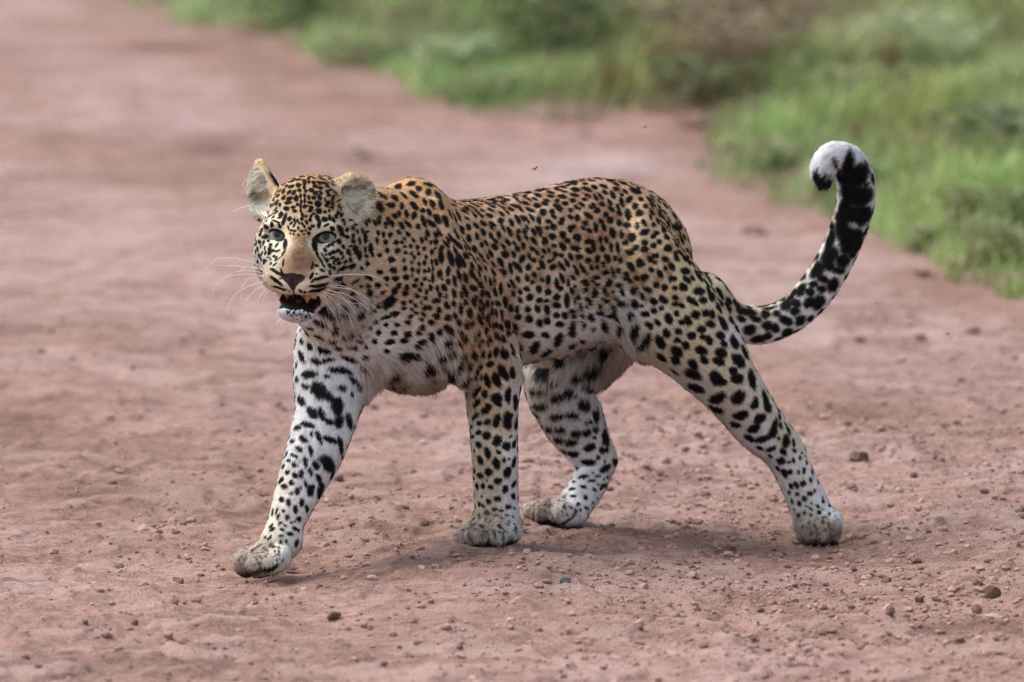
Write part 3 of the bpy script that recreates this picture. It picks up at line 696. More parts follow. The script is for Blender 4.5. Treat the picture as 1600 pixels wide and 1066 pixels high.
'croup': (860, 265, 6.725, '''
60 150 150 50 -20 210 130 190 60 -10 340 85 150 35 0 430 115 110 40 5 500 95 120 50 15 240 150 110 45 0 620 115 110 60 30 700 165 90 25 25 690 205 75 50 20
780 155 120 30 10 95 210 110 45 5 135 178 90 40 10 140 230 80 40 0 265 210 105 50 5 255 268 100 45 15 125 285 95 55 10 20 245 60 35 20 15 285 50 25 0
380 205 130 45 20 360 150 60 40 0 460 185 90 55 30 560 178 100 48 20 570 240 75 50 40 385 272 100 40 28 365 315 75 42 15 235 322 75 45 5 70 325 60 40 5
150 360 75 45 5 655 265 110 55 62 625 345 85 45 55 640 415 95 50 42 785 230 75 40 45 750 265 50 40 20 880 225 130 50 25 930 225 90 35 40 475 295 90 40 60
525 280 100 38 48 545 365 75 60 30 330 370 90 38 32 285 405 90 40 32 215 430 65 50 20 100 420 80 55 50 60 385 80 45 25 20 440 65 45 20 30 495 85 40 45
425 395 60 45 30 460 380 90 35 50 490 435 85 65 -20 750 345 120 50 72 830 310 90 60 -50 710 395 85 40 72 725 460 70 55 20 815 475 135 65 80 890 385 80 70 -20
935 455 100 75 -10 1000 385 65 60 20 955 315 70 55 30 1040 320 110 50 55 1085 370 60 45 50 400 485 120 60 32 205 495 85 45 45 280 510 90 60 85 125 520 75 55 40
105 565 70 45 30 580 475 65 65 0 630 530 80 75 -20 365 560 65 55 20 530 545 80 50 50 560 605 90 50 70 720 560 80 55 75 805 585 90 75 20 985 560 85 55 50
910 595 80 50 90 990 655 120 70 -25 1070 460 80 45 20 1055 500 70 35 80 1130 540 95 55 75 1085 580 60 50 60 1160 475 120 50 60 1240 590 120 55 60 1300 610 130 25 55
1190 640 80 50 70 1225 710 85 60 40 1115 665 70 55 20 1080 700 65 55 -40 1145 760 65 60 0 1085 800 70 65 0 995 770 70 65 0 990 840 85 75 0 900 820 75 70 0
855 715 100 95 20 785 770 65 65 0 655 670 130 70 70 745 685 95 55 85 225 610 100 65 10 200 640 50 50 0 345 615 65 50 50 410 645 75 55 20 475 610 110 60 78
285 715 100 80 50 130 690 90 75 60 180 750 70 60 20 30 605 75 60 30 25 700 75 65 0 45 805 60 55 0 125 815 110 60 45 270 830 115 60 5 390 760 80 60 -20
445 770 90 60 70 400 855 90 60 30 455 830 80 55 80 525 735 75 50 85 585 740 90 50 80 545 830 90 60 75 640 820 110 50 85 710 830 150 50 80 840 870 110 75 20
1235 830 100 80 0 1320 770 130 30 55 1320 880 60 40 60'''),
'loin': (860, 385, 6.725, '''
55 90 85 40 50 115 95 70 40 25 215 115 85 55 55 300 108 75 70 0 395 150 75 65 0 430 225 75 45 65 490 130 100 60 95 490 222 60 45 80 555 190 75 45 70
600 125 110 70 60 680 130 75 45 80 740 150 80 60 90 840 75 110 80 30 945 180 110 90 60 845 215 130 70 48 1050 135 80 65 50 1105 100 75 65 0 1100 170 55 45 0
1205 135 85 70 0 1210 230 60 50 20 1280 215 105 65 65 1060 250 70 60 10 1155 285 110 60 58 1285 340 95 75 0 1325 120 100 50 65 25 150 60 50 30 30 235 90 55 -30
130 225 120 45 52 175 195 110 50 60 275 260 120 45 65 345 245 150 55 55 120 335 120 45 70 235 325 80 50 40 190 380 80 40 80 270 425 90 50 75 220 470 85 40 70
65 395 110 60 80 100 440 80 60 30 365 378 95 75 20 365 455 75 55 0 480 325 85 45 5 450 370 50 40 40 490 395 55 45 0 460 490 115 60 85 560 285 65 50 80
590 265 60 40 70 605 385 110 75 -50 660 275 135 40 75 720 260 80 45 75 800 295 80 55 45 815 355 130 50 25 720 405 85 65 10 905 340 75 65 30 990 328 100 80 20
1110 405 85 75 20 1200 435 80 80 0 1310 440 70 55 20 670 472 60 50 0 760 485 85 55 70 565 475 110 55 55 865 475 85 70 80 915 445 40 40 0 960 525 105 55 60
1015 455 120 65 30 1190 560 125 80 42 1090 580 95 75 20 1310 540 80 60 20 1310 610 80 55 0 60 540 80 80 0 70 620 95 75 25 175 570 180 60 88 270 575 110 55 -60
295 535 70 45 70 315 635 85 45 75 400 570 115 55 52 375 630 50 35 90 575 565 110 50 25 515 620 75 50 30 505 690 90 65 10 695 555 80 50 30 750 605 105 75 0
885 610 120 70 60 965 625 55 40 10 660 690 170 80 85 690 755 90 60 0 610 730 60 50 0 65 735 75 70 0 150 725 95 60 80 240 720 110 60 70 100 820 95 60 0
415 740 120 65 65 330 735 50 35 90 335 830 100 60 90 225 845 90 70 90 555 830 150 75 65 435 870 60 40 60'''),
'rump': (1000, 300, 6.725, '''
305 360 140 50 62 345 390 90 25 65 400 390 130 35 50 440 510 110 45 55 375 550 120 42 60 380 490 80 30 50 515 520 120 30 58 295 595 95 80 0 260 710 85 75 0
340 785 105 70 70 270 805 60 55 0 410 690 140 75 65 490 630 85 45 45 500 720 130 50 55 540 690 90 28 55 540 620 90 35 55 605 700 150 40 62 480 830 105 75 15
620 830 110 40 60 600 860 110 45 60 700 830 130 30 65 225 235 120 45 58 80 80 100 35 45 130 130 60 40 50'''),
'seat': (1000, 400, 6.725, '''
260 35 85 75 0 270 130 60 55 20 340 115 105 70 70 120 150 70 65 0 210 185 115 60 62 345 240 95 75 0 365 340 65 60 20 455 330 110 85 40 480 155 105 75 15
495 250 120 55 42 550 235 75 45 45 625 215 140 55 60 620 140 80 35 55 625 370 130 95 10 665 468 100 75 20 735 400 180 60 72 540 470 130 75 35 590 510 60 45 60
370 440 85 70 20 365 510 60 50 20 440 525 75 65 20 250 460 120 85 45 265 335 85 75 40 170 305 85 75 20 75 350 120 65 28 55 230 100 80 30 25 430 100 60 60
145 475 90 70 20 830 540 150 45 65 850 400 130 50 55 930 480 90 60 60 920 545 90 60 60 690 190 160 35 62 730 250 130 30 62'''),
}
# ------------------------------------------------------------------ small numeric helpers
def hash3(i, seed=0):
    i = i.astype(np.int64)
    h = (i[..., 0] * 374761393 + i[..., 1] * 668265263 + i[..., 2] * 2147483647 + seed * 974711) & 0xffffffff
    h = ((h ^ (h >> 13)) * 1274126177) & 0xffffffff
    h = ((h ^ (h >> 16)) * 2246822519) & 0xffffffff
    return ((h ^ (h >> 15)) & 0xffffff) / float(0xffffff)


def vnoise(P, seed=0):
    f = np.floor(P)
    t = P - f
    t = t * t * (3 - 2 * t)
    f = f.astype(np.int64)
    out = 0
    for i in (0, 1):
        for j in (0, 1):
            for k in (0, 1):
                w = (t[:, 0] if i else 1 - t[:, 0]) * (t[:, 1] if j else 1 - t[:, 1]) * (t[:, 2] if k else 1 - t[:, 2])
                out = out + w * hash3(f + np.array([i, j, k]), seed)
    return out * 2 - 1


def lin(c):
    c = np.asarray(c, float) / 255.0
    return np.where(c <= 0.04045, c / 12.92, ((c + 0.055) / 1.055) ** 2.4)


def idw(px, ctrl, power=4.0):
    """inverse-distance blend of control values over the animal's side"""
    ctrl = np.asarray(ctrl, float)
    out = np.zeros((len(px), ctrl.shape[1] - 2))
    for s in range(0, len(px), 100000):
        q = px[s:s + 100000]
        d2 = ((q[:, None, :] - ctrl[None, :, :2]) ** 2).sum(-1) + 60.0
        w = d2 ** (-power / 2)
        w /= w.sum(1, keepdims=True)
        out[s:s + 100000] = w @ ctrl[:, 2:]
    return out


# ground colour of the coat (as the eye sees it) over the side of the animal
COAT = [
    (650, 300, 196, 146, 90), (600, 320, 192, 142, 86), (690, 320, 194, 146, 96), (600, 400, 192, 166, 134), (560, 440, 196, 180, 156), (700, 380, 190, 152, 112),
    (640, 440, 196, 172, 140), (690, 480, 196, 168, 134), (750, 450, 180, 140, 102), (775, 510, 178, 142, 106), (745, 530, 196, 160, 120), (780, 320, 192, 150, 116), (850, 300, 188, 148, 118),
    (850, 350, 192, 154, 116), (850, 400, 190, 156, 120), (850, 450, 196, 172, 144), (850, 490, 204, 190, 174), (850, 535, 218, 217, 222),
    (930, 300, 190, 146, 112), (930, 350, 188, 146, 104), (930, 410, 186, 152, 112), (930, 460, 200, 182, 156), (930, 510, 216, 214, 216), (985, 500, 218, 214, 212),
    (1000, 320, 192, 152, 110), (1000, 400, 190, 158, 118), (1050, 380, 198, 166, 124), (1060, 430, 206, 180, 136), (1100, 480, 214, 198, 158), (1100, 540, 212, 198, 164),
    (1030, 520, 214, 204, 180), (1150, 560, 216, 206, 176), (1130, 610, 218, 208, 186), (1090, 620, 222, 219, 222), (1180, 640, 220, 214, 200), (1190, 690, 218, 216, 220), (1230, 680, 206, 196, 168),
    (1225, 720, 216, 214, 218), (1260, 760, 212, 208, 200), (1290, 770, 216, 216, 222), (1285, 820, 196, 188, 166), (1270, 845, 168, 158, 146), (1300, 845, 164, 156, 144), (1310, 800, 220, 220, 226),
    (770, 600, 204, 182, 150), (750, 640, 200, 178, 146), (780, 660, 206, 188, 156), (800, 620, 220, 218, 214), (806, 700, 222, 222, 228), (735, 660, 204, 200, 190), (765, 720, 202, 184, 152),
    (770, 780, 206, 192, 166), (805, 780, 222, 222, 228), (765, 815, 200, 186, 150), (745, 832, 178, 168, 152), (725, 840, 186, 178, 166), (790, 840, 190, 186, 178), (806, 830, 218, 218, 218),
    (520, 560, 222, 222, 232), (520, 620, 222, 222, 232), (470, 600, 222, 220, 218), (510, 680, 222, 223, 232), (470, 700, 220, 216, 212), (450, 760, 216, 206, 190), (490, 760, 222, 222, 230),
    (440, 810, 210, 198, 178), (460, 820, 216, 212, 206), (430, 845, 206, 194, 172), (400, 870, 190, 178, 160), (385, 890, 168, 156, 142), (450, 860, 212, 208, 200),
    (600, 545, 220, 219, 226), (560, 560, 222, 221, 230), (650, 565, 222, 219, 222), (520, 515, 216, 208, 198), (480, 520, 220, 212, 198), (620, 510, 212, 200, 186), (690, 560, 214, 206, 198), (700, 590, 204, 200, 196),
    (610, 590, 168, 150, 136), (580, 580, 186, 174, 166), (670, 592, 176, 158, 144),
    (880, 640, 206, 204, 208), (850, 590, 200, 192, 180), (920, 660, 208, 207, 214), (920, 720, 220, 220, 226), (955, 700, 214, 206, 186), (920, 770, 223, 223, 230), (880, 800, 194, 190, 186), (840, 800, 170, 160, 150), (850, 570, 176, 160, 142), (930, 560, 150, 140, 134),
    (1140, 490, 206, 188, 156), (1150, 520, 218, 216, 220), (1190, 495, 208, 190, 160), (1200, 525, 222, 222, 230), (1240, 480, 206, 194, 172), (1260, 505, 224, 224, 232), (1290, 430, 210, 200, 180), (1312, 440, 226, 226, 234),
    (1320, 370, 206, 198, 180), (1345, 370, 226, 226, 234), (1330, 300, 212, 206, 196), (1360, 300, 228, 228, 236), (1320, 235, 248, 249, 252), (1285, 255, 248, 249, 252), (1290, 285, 244, 245, 248), (1350, 250, 236, 237, 242),
    # head
    (400, 322, 222, 210, 192), (410, 338, 216, 202, 180), (556, 330, 224, 212, 190), (565, 318, 222, 210, 188), (543, 312, 206, 176, 140),
    (485, 285, 184, 132, 80), (450, 300, 190, 149, 97), (520, 310, 192, 153, 102), (475, 330, 197, 160, 111), (440, 335, 197, 173, 133), (512, 335, 199, 171, 128), (455, 355, 180, 148, 108),
    (468, 372, 146, 104, 64), (466, 400, 116, 80, 48), (464, 418, 114, 78, 48), (445, 410, 152, 116, 76), (484, 410, 150, 114, 74), (463, 426, 192, 164, 137),
    (430, 350, 196, 178, 148), (505, 352, 198, 180, 150), (447, 378, 200, 184, 158), (494, 382, 200, 184, 156), (428, 381, 206, 194, 172), (512, 386, 206, 194, 172),
    (412, 370, 192, 179, 151), (410, 400, 199, 192, 173), (430, 405, 197, 190, 173), (405, 350, 184, 169, 142), (530, 395, 193, 177, 144), (540, 360, 192, 173, 139), (545, 420, 182, 167, 146),
    (515, 405, 197, 186, 162), (520, 425, 188, 171, 146), (432, 425, 195, 167, 133), (435, 440, 203, 186, 155), (445, 452, 205, 190, 166), (480, 450, 203, 186, 159), (500, 445, 201, 179, 142), (505, 455, 199, 179, 144), (495, 425, 190, 160, 122),
    (468, 495, 208, 208, 219), (445, 490, 208, 208, 219), (490, 495, 206, 206, 217), (530, 460, 192, 186, 182), (550, 480, 182, 175, 168), (540, 500, 173, 164, 153),
    (575, 345, 177, 149, 113), (565, 375, 179, 156, 122),
]
COAT_LEN = [   # length of the fur in mm
    (650, 300, 6), (700, 400, 6), (600, 420, 6.5), (780, 400, 5.6), (850, 300, 5.2), (850, 400, 5.8), (850, 470, 6), (850, 510, 7.5), (850, 550, 13), (860, 572, 22), (920, 520, 13), (930, 548, 22), (970, 512, 14), (975, 532, 20),
    (1000, 350, 5.4), (1080, 440, 6), (1020, 495, 8), (1100, 540, 7.2), (1050, 565, 10), (1130, 620, 8.8), (1190, 690, 7.2), (1250, 760, 4.8), (1285, 840, 8),
    (770, 600, 7.2), (770, 700, 5.6), (770, 800, 6.5), (745, 840, 9), (800, 845, 10), (520, 560, 11), (540, 620, 12), (500, 700, 8.8), (440, 800, 5.6), (400, 875, 9),
    (600, 530, 8), (600, 580, 26), (660, 585, 28), (700, 590, 20), (520, 510, 16), (480, 520, 8.8), (640, 500, 8.8), (880, 600, 16), (880, 660, 13), (920, 720, 7.2), (920, 780, 5.6), (850, 800, 8),
    (1140, 500, 8), (1240, 490, 8), (1310, 400, 9), (1340, 320, 9), (1325, 240, 15), (1285, 262, 15), (1352, 262, 13),
    (470, 290, 4.0), (470, 340, 3.6), (466, 400, 3.6), (463, 425, 2.4), (430, 350, 2.8), (505, 350, 2.8), (410, 390, 4.8), (405, 410, 6.4), (520, 390, 4.8), (545, 400, 8.0), (540, 440, 13),
    (445, 450, 3.2), (485, 450, 3.2), (505, 450, 4.0), (468, 495, 7.2), (545, 480, 17), (530, 500, 18), (570, 360, 7.2),
    (405, 280, 5.6), (398, 310, 8.0), (555, 280, 4.8), (560, 316, 16), (552, 332, 14), (402, 326, 12),
]
NOSE_T = HL(0, -58, 80)


def head_local(P):
    return ((P - HC) @ HF.T) / M


def head_zones(P):
    """masks of bare skin on the face: eye rims, nose pad, lips, inside of the mouth"""
    q = head_local(P)
    x, y, z = q.T
    rim = np.zeros(len(P), bool)
    for s, e in zip((-1, 1), EYES):
        a = math.radians(15 * s)
        u, v = (x - e[0]) * math.cos(a) + (y - e[1]) * math.sin(a), -(x - e[0]) * math.sin(a) + (y - e[1]) * math.cos(a)
        rim |= ((u / 16.4) ** 2 + ((v - 0.6) / 9.4) ** 2 < 1) & (z > 15) & (z < 75)
    hw = np.interp(-y, [57, 59, 62, 67, 73, 79, 84], [0, 13, 20, 18, 10, 5, 2.4])
    nose = (np.abs(x) < hw) & (z > 66) & (y > -84) & (y < -57)
    groove = (np.abs(x) < 1.6) & (y > -95) & (y <= -78) & (z > 60)
    inner = np.zeros(len(P), bool)
    lip = np.zeros(len(P), bool)
    for c, r, t in (((0, -98, 74), (25, 7.8, 36), 0), ((25, -102, 52), (21, 7, 26), -14), ((-21, -98, 52), (15, 7, 26), 12)):
        a = math.radians(t)
        dx, dy, dz = x - c[0], y - c[1], z - c[2]
        u, v = dx * math.cos(a) + dy * math.sin(a), -dx * math.sin(a) + dy * math.cos(a)
        rr = (u / r[0]) ** 2 + (v / r[1]) ** 2 + (dz / r[2]) ** 2
        inner |= rr < 1.12
        lip |= ((u / (r[0] + 5)) ** 2 + ((v + 3.2) / (r[1] + 5.0)) ** 2 + (dz / (r[2] + 6)) ** 2 < 1) & (y < c[1] + 3)
    return q, rim, nose | groove, lip, inner


def ear_zone(q):
    """inside of the ear cups, in head coordinates"""
    x, y, z = q.T
    out = []
    for c, r, ty, tz in (((76, 64, -20), (27, 27, 19), 20, 0), ((-86, 76, -22), (21, 42, 18), -32, 13)):
        E = np.array(Matrix.Rotation(math.radians(tz), 3, 'Z') @ Matrix.Rotation(math.radians(ty), 3, 'Y'))
        d = (q - np.array(c)) @ E
        out.append(((d / np.array(r)) ** 2).sum(1))
    return out


# ------------------------------------------------------------------ the markings on the skin
body_mesh = make_mesh('body', BV, BF)
bvh = BVHTree.FromPolygons([tuple(v) for v in BV], [list(map(int, f)) for f in BF])
CAM = np.array([0.0, -CAM_D, CAM_H])
sp_c, sp_a, sp_b, sp_n = [], [], [], []


def ray(px, py):
    d = W(px, py, 0.0) - CAM
    d /= np.linalg.norm(d)
    return d


def mark(px, py, ln, wd, ang):
    d = ray(px, py)
    hit, nor, _, _ = bvh.ray_cast(Vector(CAM), Vector(d))
    if hit is None:
        return
    hit, nor = np.array(hit), np.array(nor)
    if nor @ d > 0:
        nor = -nor
    a = math.radians(ang)
    ax = []
    for dx, dy, r in ((math.cos(a), math.sin(a), ln / 2), (-math.sin(a), math.cos(a), wd / 2)):
        v = (cx_ * dx - cy_ * dy) * r * M
        t = v - d * (v @ nor) / min(d @ nor, -0.55)          # slide along the view ray on to the skin
        t = t - nor * (t @ nor)
        ax.append(t)
    sp_c.append(hit); sp_a.append(ax[0]); sp_b.append(ax[1]); sp_n.append(nor)


seen_px, seen4 = [], []
for key, (ox, oy, s, txt) in TILES.items():
    sc_ = 1.14 if 'face' in key else ({'tail_tip': 1.30, 'tail_base': 1.16}.get(key, 1.02))
    v = np.array(txt.split(), float).reshape(-1, 5)
    for x, y, ln, wd, ang in v:
        g = 0.4
        x, y, ln, wd = ox + x / s, oy + y / s, ln / s * sc_ + g, wd / s * sc_ + g
        size = math.sqrt(ln * wd)
        if any((x - a) ** 2 + (y - b) ** 2 < (0.36 * min(size, c)) ** 2 and k2 != key for a, b, c, k2 in seen4):
            continue                                            # the same mark seen in two tiles
        seen4.append((x, y, size, key)); seen_px.append((x, y, size))
        mark(x, y, ln, wd, ang)
# seams between the toes and the speckling of the paws
for m in ((404, 880, 34, 2.6, 62), (763, 840, 24, 2.6, 88), (786, 838, 18, 2.2, 90), (733, 838, 18, 2.2, 70), (834, 800, 26, 2.8, 92), (861, 798, 30, 3.2, 95), (1296, 826, 32, 2.2, 82), (1275, 832, 24, 2.2, 85),
          (398, 895, 40, 8, -3), (425, 889, 26, 7, -28), (755, 852, 60, 3, -4), (868, 818, 50, 4, 5), (1284, 848, 40, 4, 6)):
    mark(*m)
for x0, y0, rx, ry, n in ((405, 872, 40, 22, 46), (745, 832, 36, 18, 44), (788, 826, 22, 16, 26), (855, 796, 40, 16, 40), (1284, 826, 30, 22, 34)):
    for _ in range(n):
        th, rr = rng.uniform(0, 6.28), math.sqrt(rng.random())
        mark(x0 + rx * rr * math.cos(th), y0 + ry * rr * math.sin(th), rng.uniform(2.5, 5.0), rng.uniform(1.8, 3.0), rng.uniform(-40, 60))
n_hand = len(sp_c)
FLANK = [(x, y) for x, y, g in seen_px if 725 < x < 1150 and 290 < y < 520]
print('marks', n_hand)

# the rest of the coat: blotches spread evenly, their spacing as on the animal
SPACING = [(850, 300, 19), (900, 350, 22), (780, 350, 19), (850, 420, 23), (850, 490, 25), (900, 540, 30), (740, 430, 18), (760, 490, 19), (690, 450, 17), (600, 450, 16.5),
           (640, 480, 18), (1000, 330, 22), (1050, 400, 25), (1000, 450, 25), (960, 300, 20), (1080, 470, 29), (1000, 500, 29), (1140, 600, 38), (1250, 760, 22), (770, 640, 28), (770, 800, 18),
           (490, 700, 24), (520, 600, 30), (440, 820, 16), (890, 650, 34), (920, 780, 20), (1300, 400, 34), (1190, 500, 26), (470, 300, 11), (540, 390, 13), (410, 390, 11), (850, 560, 34), (600, 580, 32)]
DRAWN = [(380, 240, 578, 506), (440, 506, 640, 640), (640, 497, 806, 640), (350, 630, 620, 930), (680, 630, 830, 870), (805, 560, 1020, 840), (968, 500, 1200, 640),
         (1078, 620, 1340, 870), (1128, 205, 1400, 540), (560, 260, 722, 418), (545, 400, 810, 510), (690, 275, 1135, 520), (800, 500, 975, 562), (1040, 300, 1160, 500)]


def tri_area(V, F):
    T = []
    src = []
    for i, f in enumerate(F):
        for j in range(1, len(f) - 1):
            T.append((f[0], f[j], f[j + 1]))
    T = np.array(T, np.int64)
    cr = np.cross(V[T[:, 1]] - V[T[:, 0]], V[T[:, 2]] - V[T[:, 0]])
    return T, 0.5 * np.sqrt((cr * cr).sum(1))


TRI, AREA = tri_area(BV, BF)
VN = np.zeros(len(body_mesh.vertices) * 3)
body_mesh.vertices.foreach_get('normal', VN)
VN = VN.reshape(-1, 3)


def sample(n, wt):
    p = AREA * wt
    i = rng.choice(len(TRI), n, p=p / p.sum())
    u, v = rng.random(n), rng.random(n)
    f = u + v > 1
    u[f], v[f] = 1 - u[f], 1 - v[f]
    b = np.stack([1 - u - v, u, v], -1)
    t = TRI[i]
    P = (BV[t] * b[..., None]).sum(1)
    N = (VN[t] * b[..., None]).sum(1)
    N /= np.sqrt((N * N).sum(1, keepdims=True)) + 1e-9
    return P, N, t, b


class Hash:
    """points in a grid of cells, for short-range look-ups"""
    def __init__(self, P, h):
        self.h, self.P = h, P
        self.lo = P.min(0) - h
        k = np.floor((P - self.lo) / h).astype(np.int64)
        self.n = k.max(0) + 2
        key = (k[:, 0] * self.n[1] + k[:, 1]) * self.n[2] + k[:, 2]
        self.order = np.argsort(key, kind='stable')
        self.key = key[self.order]

    def near(self, c, r):
        a = np.maximum(np.floor((c - r - self.lo) / self.h).astype(np.int64), 0)
        b = np.minimum(np.floor((c + r - self.lo) / self.h).astype(np.int64), self.n - 1)
        out = []
        for i in range(a[0], b[0] + 1):
            for j in range(a[1], b[1] + 1):
                base = (i * self.n[1] + j) * self.n[2]
                s, e = np.searchsorted(self.key, [base + a[2], base + b[2] + 1])
                if e > s:
                    out.append(self.order[s:e])
        return np.concatenate(out) if out else np.zeros(0, np.int64)


cand, cn, _, _ = sample(45000, np.ones(len(TRI)))
cpx = to_px(cand)
gap = idw(cpx, SPACING)[:, 0] * M * 0.555
facing = -(cn * np.array([0, CP, -SP])).sum(1)
alive = np.ones(len(cand), bool)
face0 = head_local(cand)
face0 = (face0[:, 0] > -92) & (face0[:, 0] < 58) & (face0[:, 1] > -60) & (face0[:, 1] < 112) & (face0[:, 2] > -25)
for x0, y0, x1, y1 in DRAWN:
    lim = 0.36 if x0 in (690, 1040, 1128) else 0.12
    alive &= face0 | ~((cpx[:, 0] > x0) & (cpx[:, 0] < x1) & (cpx[:, 1] > y0) & (cpx[:, 1] < y1) & (facing > lim))
q_, rim_, nose_, lip_, in_ = head_zones(cand)
alive &= ~(rim_ | nose_ | lip_ | in_)
bald = ((np.abs(q_[:, 0]) < 27 - 0.1 * q_[:, 1]) & (q_[:, 1] < 2) & (q_[:, 1] > -130) & (q_[:, 2] > 10)) | ((q_[:, 1] < -46) & (np.abs(q_[:, 0]) < 62) & (q_[:, 2] > 15))
for e_ in EYES:
    bald |= (np.abs(q_[:, 0] - e_[0]) < 20) & (np.abs(q_[:, 1] - e_[1] + 1) < 14) & (q_[:, 2] > 0)
bald |= np.minimum(*ear_zone(q_)) < 3.0
bald &= q_[:, 2] > -60
alive &= ~bald
alive &= ~((cpx[:, 0] > 1180) & (cpx[:, 1] < 330))
face_c = (q_[:, 0] > -92) & (q_[:, 0] < 58) & (q_[:, 1] > -60) & (q_[:, 1] < 112) & (q_[:, 2] > -25)
gap = np.where(face_c, 8.0 * M, gap)
ch = Hash(cand, 0.02)
for c, a, b in zip(sp_c[:n_hand], sp_a, sp_b):
    i = ch.near(c, 0.04)
    d = np.sqrt(((cand[i] - c) ** 2).sum(1))
    alive[i[d < 0.40 * gap[i] + 0.85 * math.sqrt(np.linalg.norm(a) * np.linalg.norm(b))]] = False
tint_c, tint_r = [], []
for k, (x, y) in enumerate(FLANK):                              # tawny hearts between neighbouring flank marks
    for x2, y2 in FLANK[k + 1:]:
        d = math.hypot(x - x2, y - y2)
        if 11 < d < 21 and rng.random() < 0.16:
            hit = bvh.ray_cast(Vector(CAM), Vector(ray((x + x2) / 2, (y + y2) / 2)))[0]
            if hit is not None:
                tint_c.append(np.array(hit)); tint_r.append(d * 0.55 * M)


def blot(c, n, t, r, e):
    b = np.cross(n, t)
    sp_c.append(c); sp_a.append(t * r * e); sp_b.append(b * r / e ** 0.6); sp_n.append(n)


def frame(k):
    n = cn[k]
    t = np.array([0.75, 0.42, -0.5]) if cpx[k, 0] < 960 else np.array([0.4, 0.2, -0.9])
    t = t + rng.normal(0, 0.45, 3)
    t -= n * (t @ n)
    return n, t / (np.linalg.norm(t) + 1e-9)


def clear(c, r):
    i = ch.near(c, r)
    alive[i[np.sqrt(((cand[i] - c) ** 2).sum(1)) < r]] = False


# broken rosettes on flank, back and haunch: three to five blots round a tawny centre
ros = alive & (cpx[:, 0] > 725) & (cpx[:, 1] < 520) & ~face_c
for k in np.flatnonzero(ros):
    if not (alive[k] and ros[k]):
        continue
    g = gap[k]
    i = ch.near(cand[k], 2.3 * g)
    ros[i[np.sqrt(((cand[i] - cand[k]) ** 2).sum(1)) < 2.3 * g * rng.uniform(0.92, 1.08)]] = False
    n, t = frame(k)
    b = np.cross(n, t)
    m = rng.choice([3, 4, 4, 5])
    a0 = rng.uniform(0, 6.28)
    R = g * rng.uniform(0.80, 0.96)
    for q0 in range(m):
        th = a0 + 2 * math.pi * q0 / m + rng.normal(0, 0.22)
        o = (t * math.cos(th) * 1.12 + b * math.sin(th) * 0.92) * R * rng.uniform(0.88, 1.1)
        tt = -t * math.sin(th) + b * math.cos(th)
        tt = tt * rng.choice([1, 1, 0.3]) + rng.normal(0, 0.3) * t
        tt /= np.linalg.norm(tt)
        blot(cand[k] + o, n, tt, g * 0.49 * rng.uniform(0.8, 1.12), rng.uniform(1.0, 1.4))
    tint_c.append(cand[k]); tint_r.append(g * rng.uniform(0.75, 1.0))
    clear(cand[k], R + g * 0.85)
for k in range(len(cand)):
    if not alive[k]:
        continue
    g = gap[k] * rng.uniform(0.9, 1.12)
    clear(cand[k], g)
    n, t = frame(k)
    r = gap[k] * 0.49 * rng.uniform(0.75, 1.12)
    blot(cand[k], n, t, r, rng.uniform(1.0, 1.4))
    if rng.random() < 0.4:
        th = rng.uniform(0, 2 * math.pi)
        blot(cand[k] + (t * math.cos(th) + np.cross(n, t) * math.sin(th)) * r * rng.uniform(0.75, 1.05), n, t, r * 0.66, 1.1)
print('all spots', len(sp_c), round(time.time() - T0, 1))


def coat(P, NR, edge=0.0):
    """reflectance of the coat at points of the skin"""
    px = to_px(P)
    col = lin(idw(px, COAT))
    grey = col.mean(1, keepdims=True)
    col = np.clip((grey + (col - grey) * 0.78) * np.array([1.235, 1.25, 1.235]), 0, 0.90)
    hsh = Hash(P, 0.012)
    tint = np.zeros(len(P))
    for c, r in zip(tint_c, tint_r):
        i = hsh.near(c, r * 1.5)
        d2 = ((P[i] - c) ** 2).sum(1) / (r * r)
        tint[i] = np.maximum(tint[i], np.exp(-1.6 * d2))
    brown = lin([150, 98, 56]) * 0.9
    light = (px[:, 1] < 510) & (px[:, 0] > 640)
    tint = np.where(light, tint * 0.7, tint * 0.2)[:, None]
    col = col * (1 - tint) + np.minimum(brown, col) * tint
    F = np.zeros(len(P))
    wob = np.stack([vnoise(P * 240, 3), vnoise(P * 240, 4), vnoise(P * 240, 5)], -1)
    wob += 0.6 * np.stack([vnoise(P * 520, 6), vnoise(P * 520, 7), vnoise(P * 520, 8)], -1)
    for c, a, b, n in zip(sp_c, sp_a, sp_b, sp_n):
        la, lb = math.sqrt(a @ a), math.sqrt(b @ b)
        R = 1.6 * max(la, lb)
        i = hsh.near(c, R)
        if not len(i):
            continue
        q = P[i] - c
        q = q + wob[i] * (0.16 * min(la, lb))
        nn = np.cross(a, b)
        dd = nn @ nn
        u, v, w = q @ np.cross(b, nn) / dd, q @ np.cross(nn, a) / dd, q @ n / max(la, lb)
        r2 = u * u + v * v
        f = np.exp2(-np.minimum(r2, 6) ** 2)
        f[(np.abs(w) > 1.3) | (NR[i] @ n < -0.15)] = 0
        F[i] = np.maximum(F[i], f)
    black = 1 / (1 + np.exp(-(F - 0.5 + edge) * 14))
    ink = np.array([0.0070, 0.0066, 0.0078])
    return col, black, ink


PAWS = [((395, 880, -0.43), 42, 0), ((745, 840, -0.185), 46, 0), ((790, 834, -0.17), 30, 0), ((850, 803, 0.165), 44, 0), ((1286, 842, 0.205), 34, 0)]




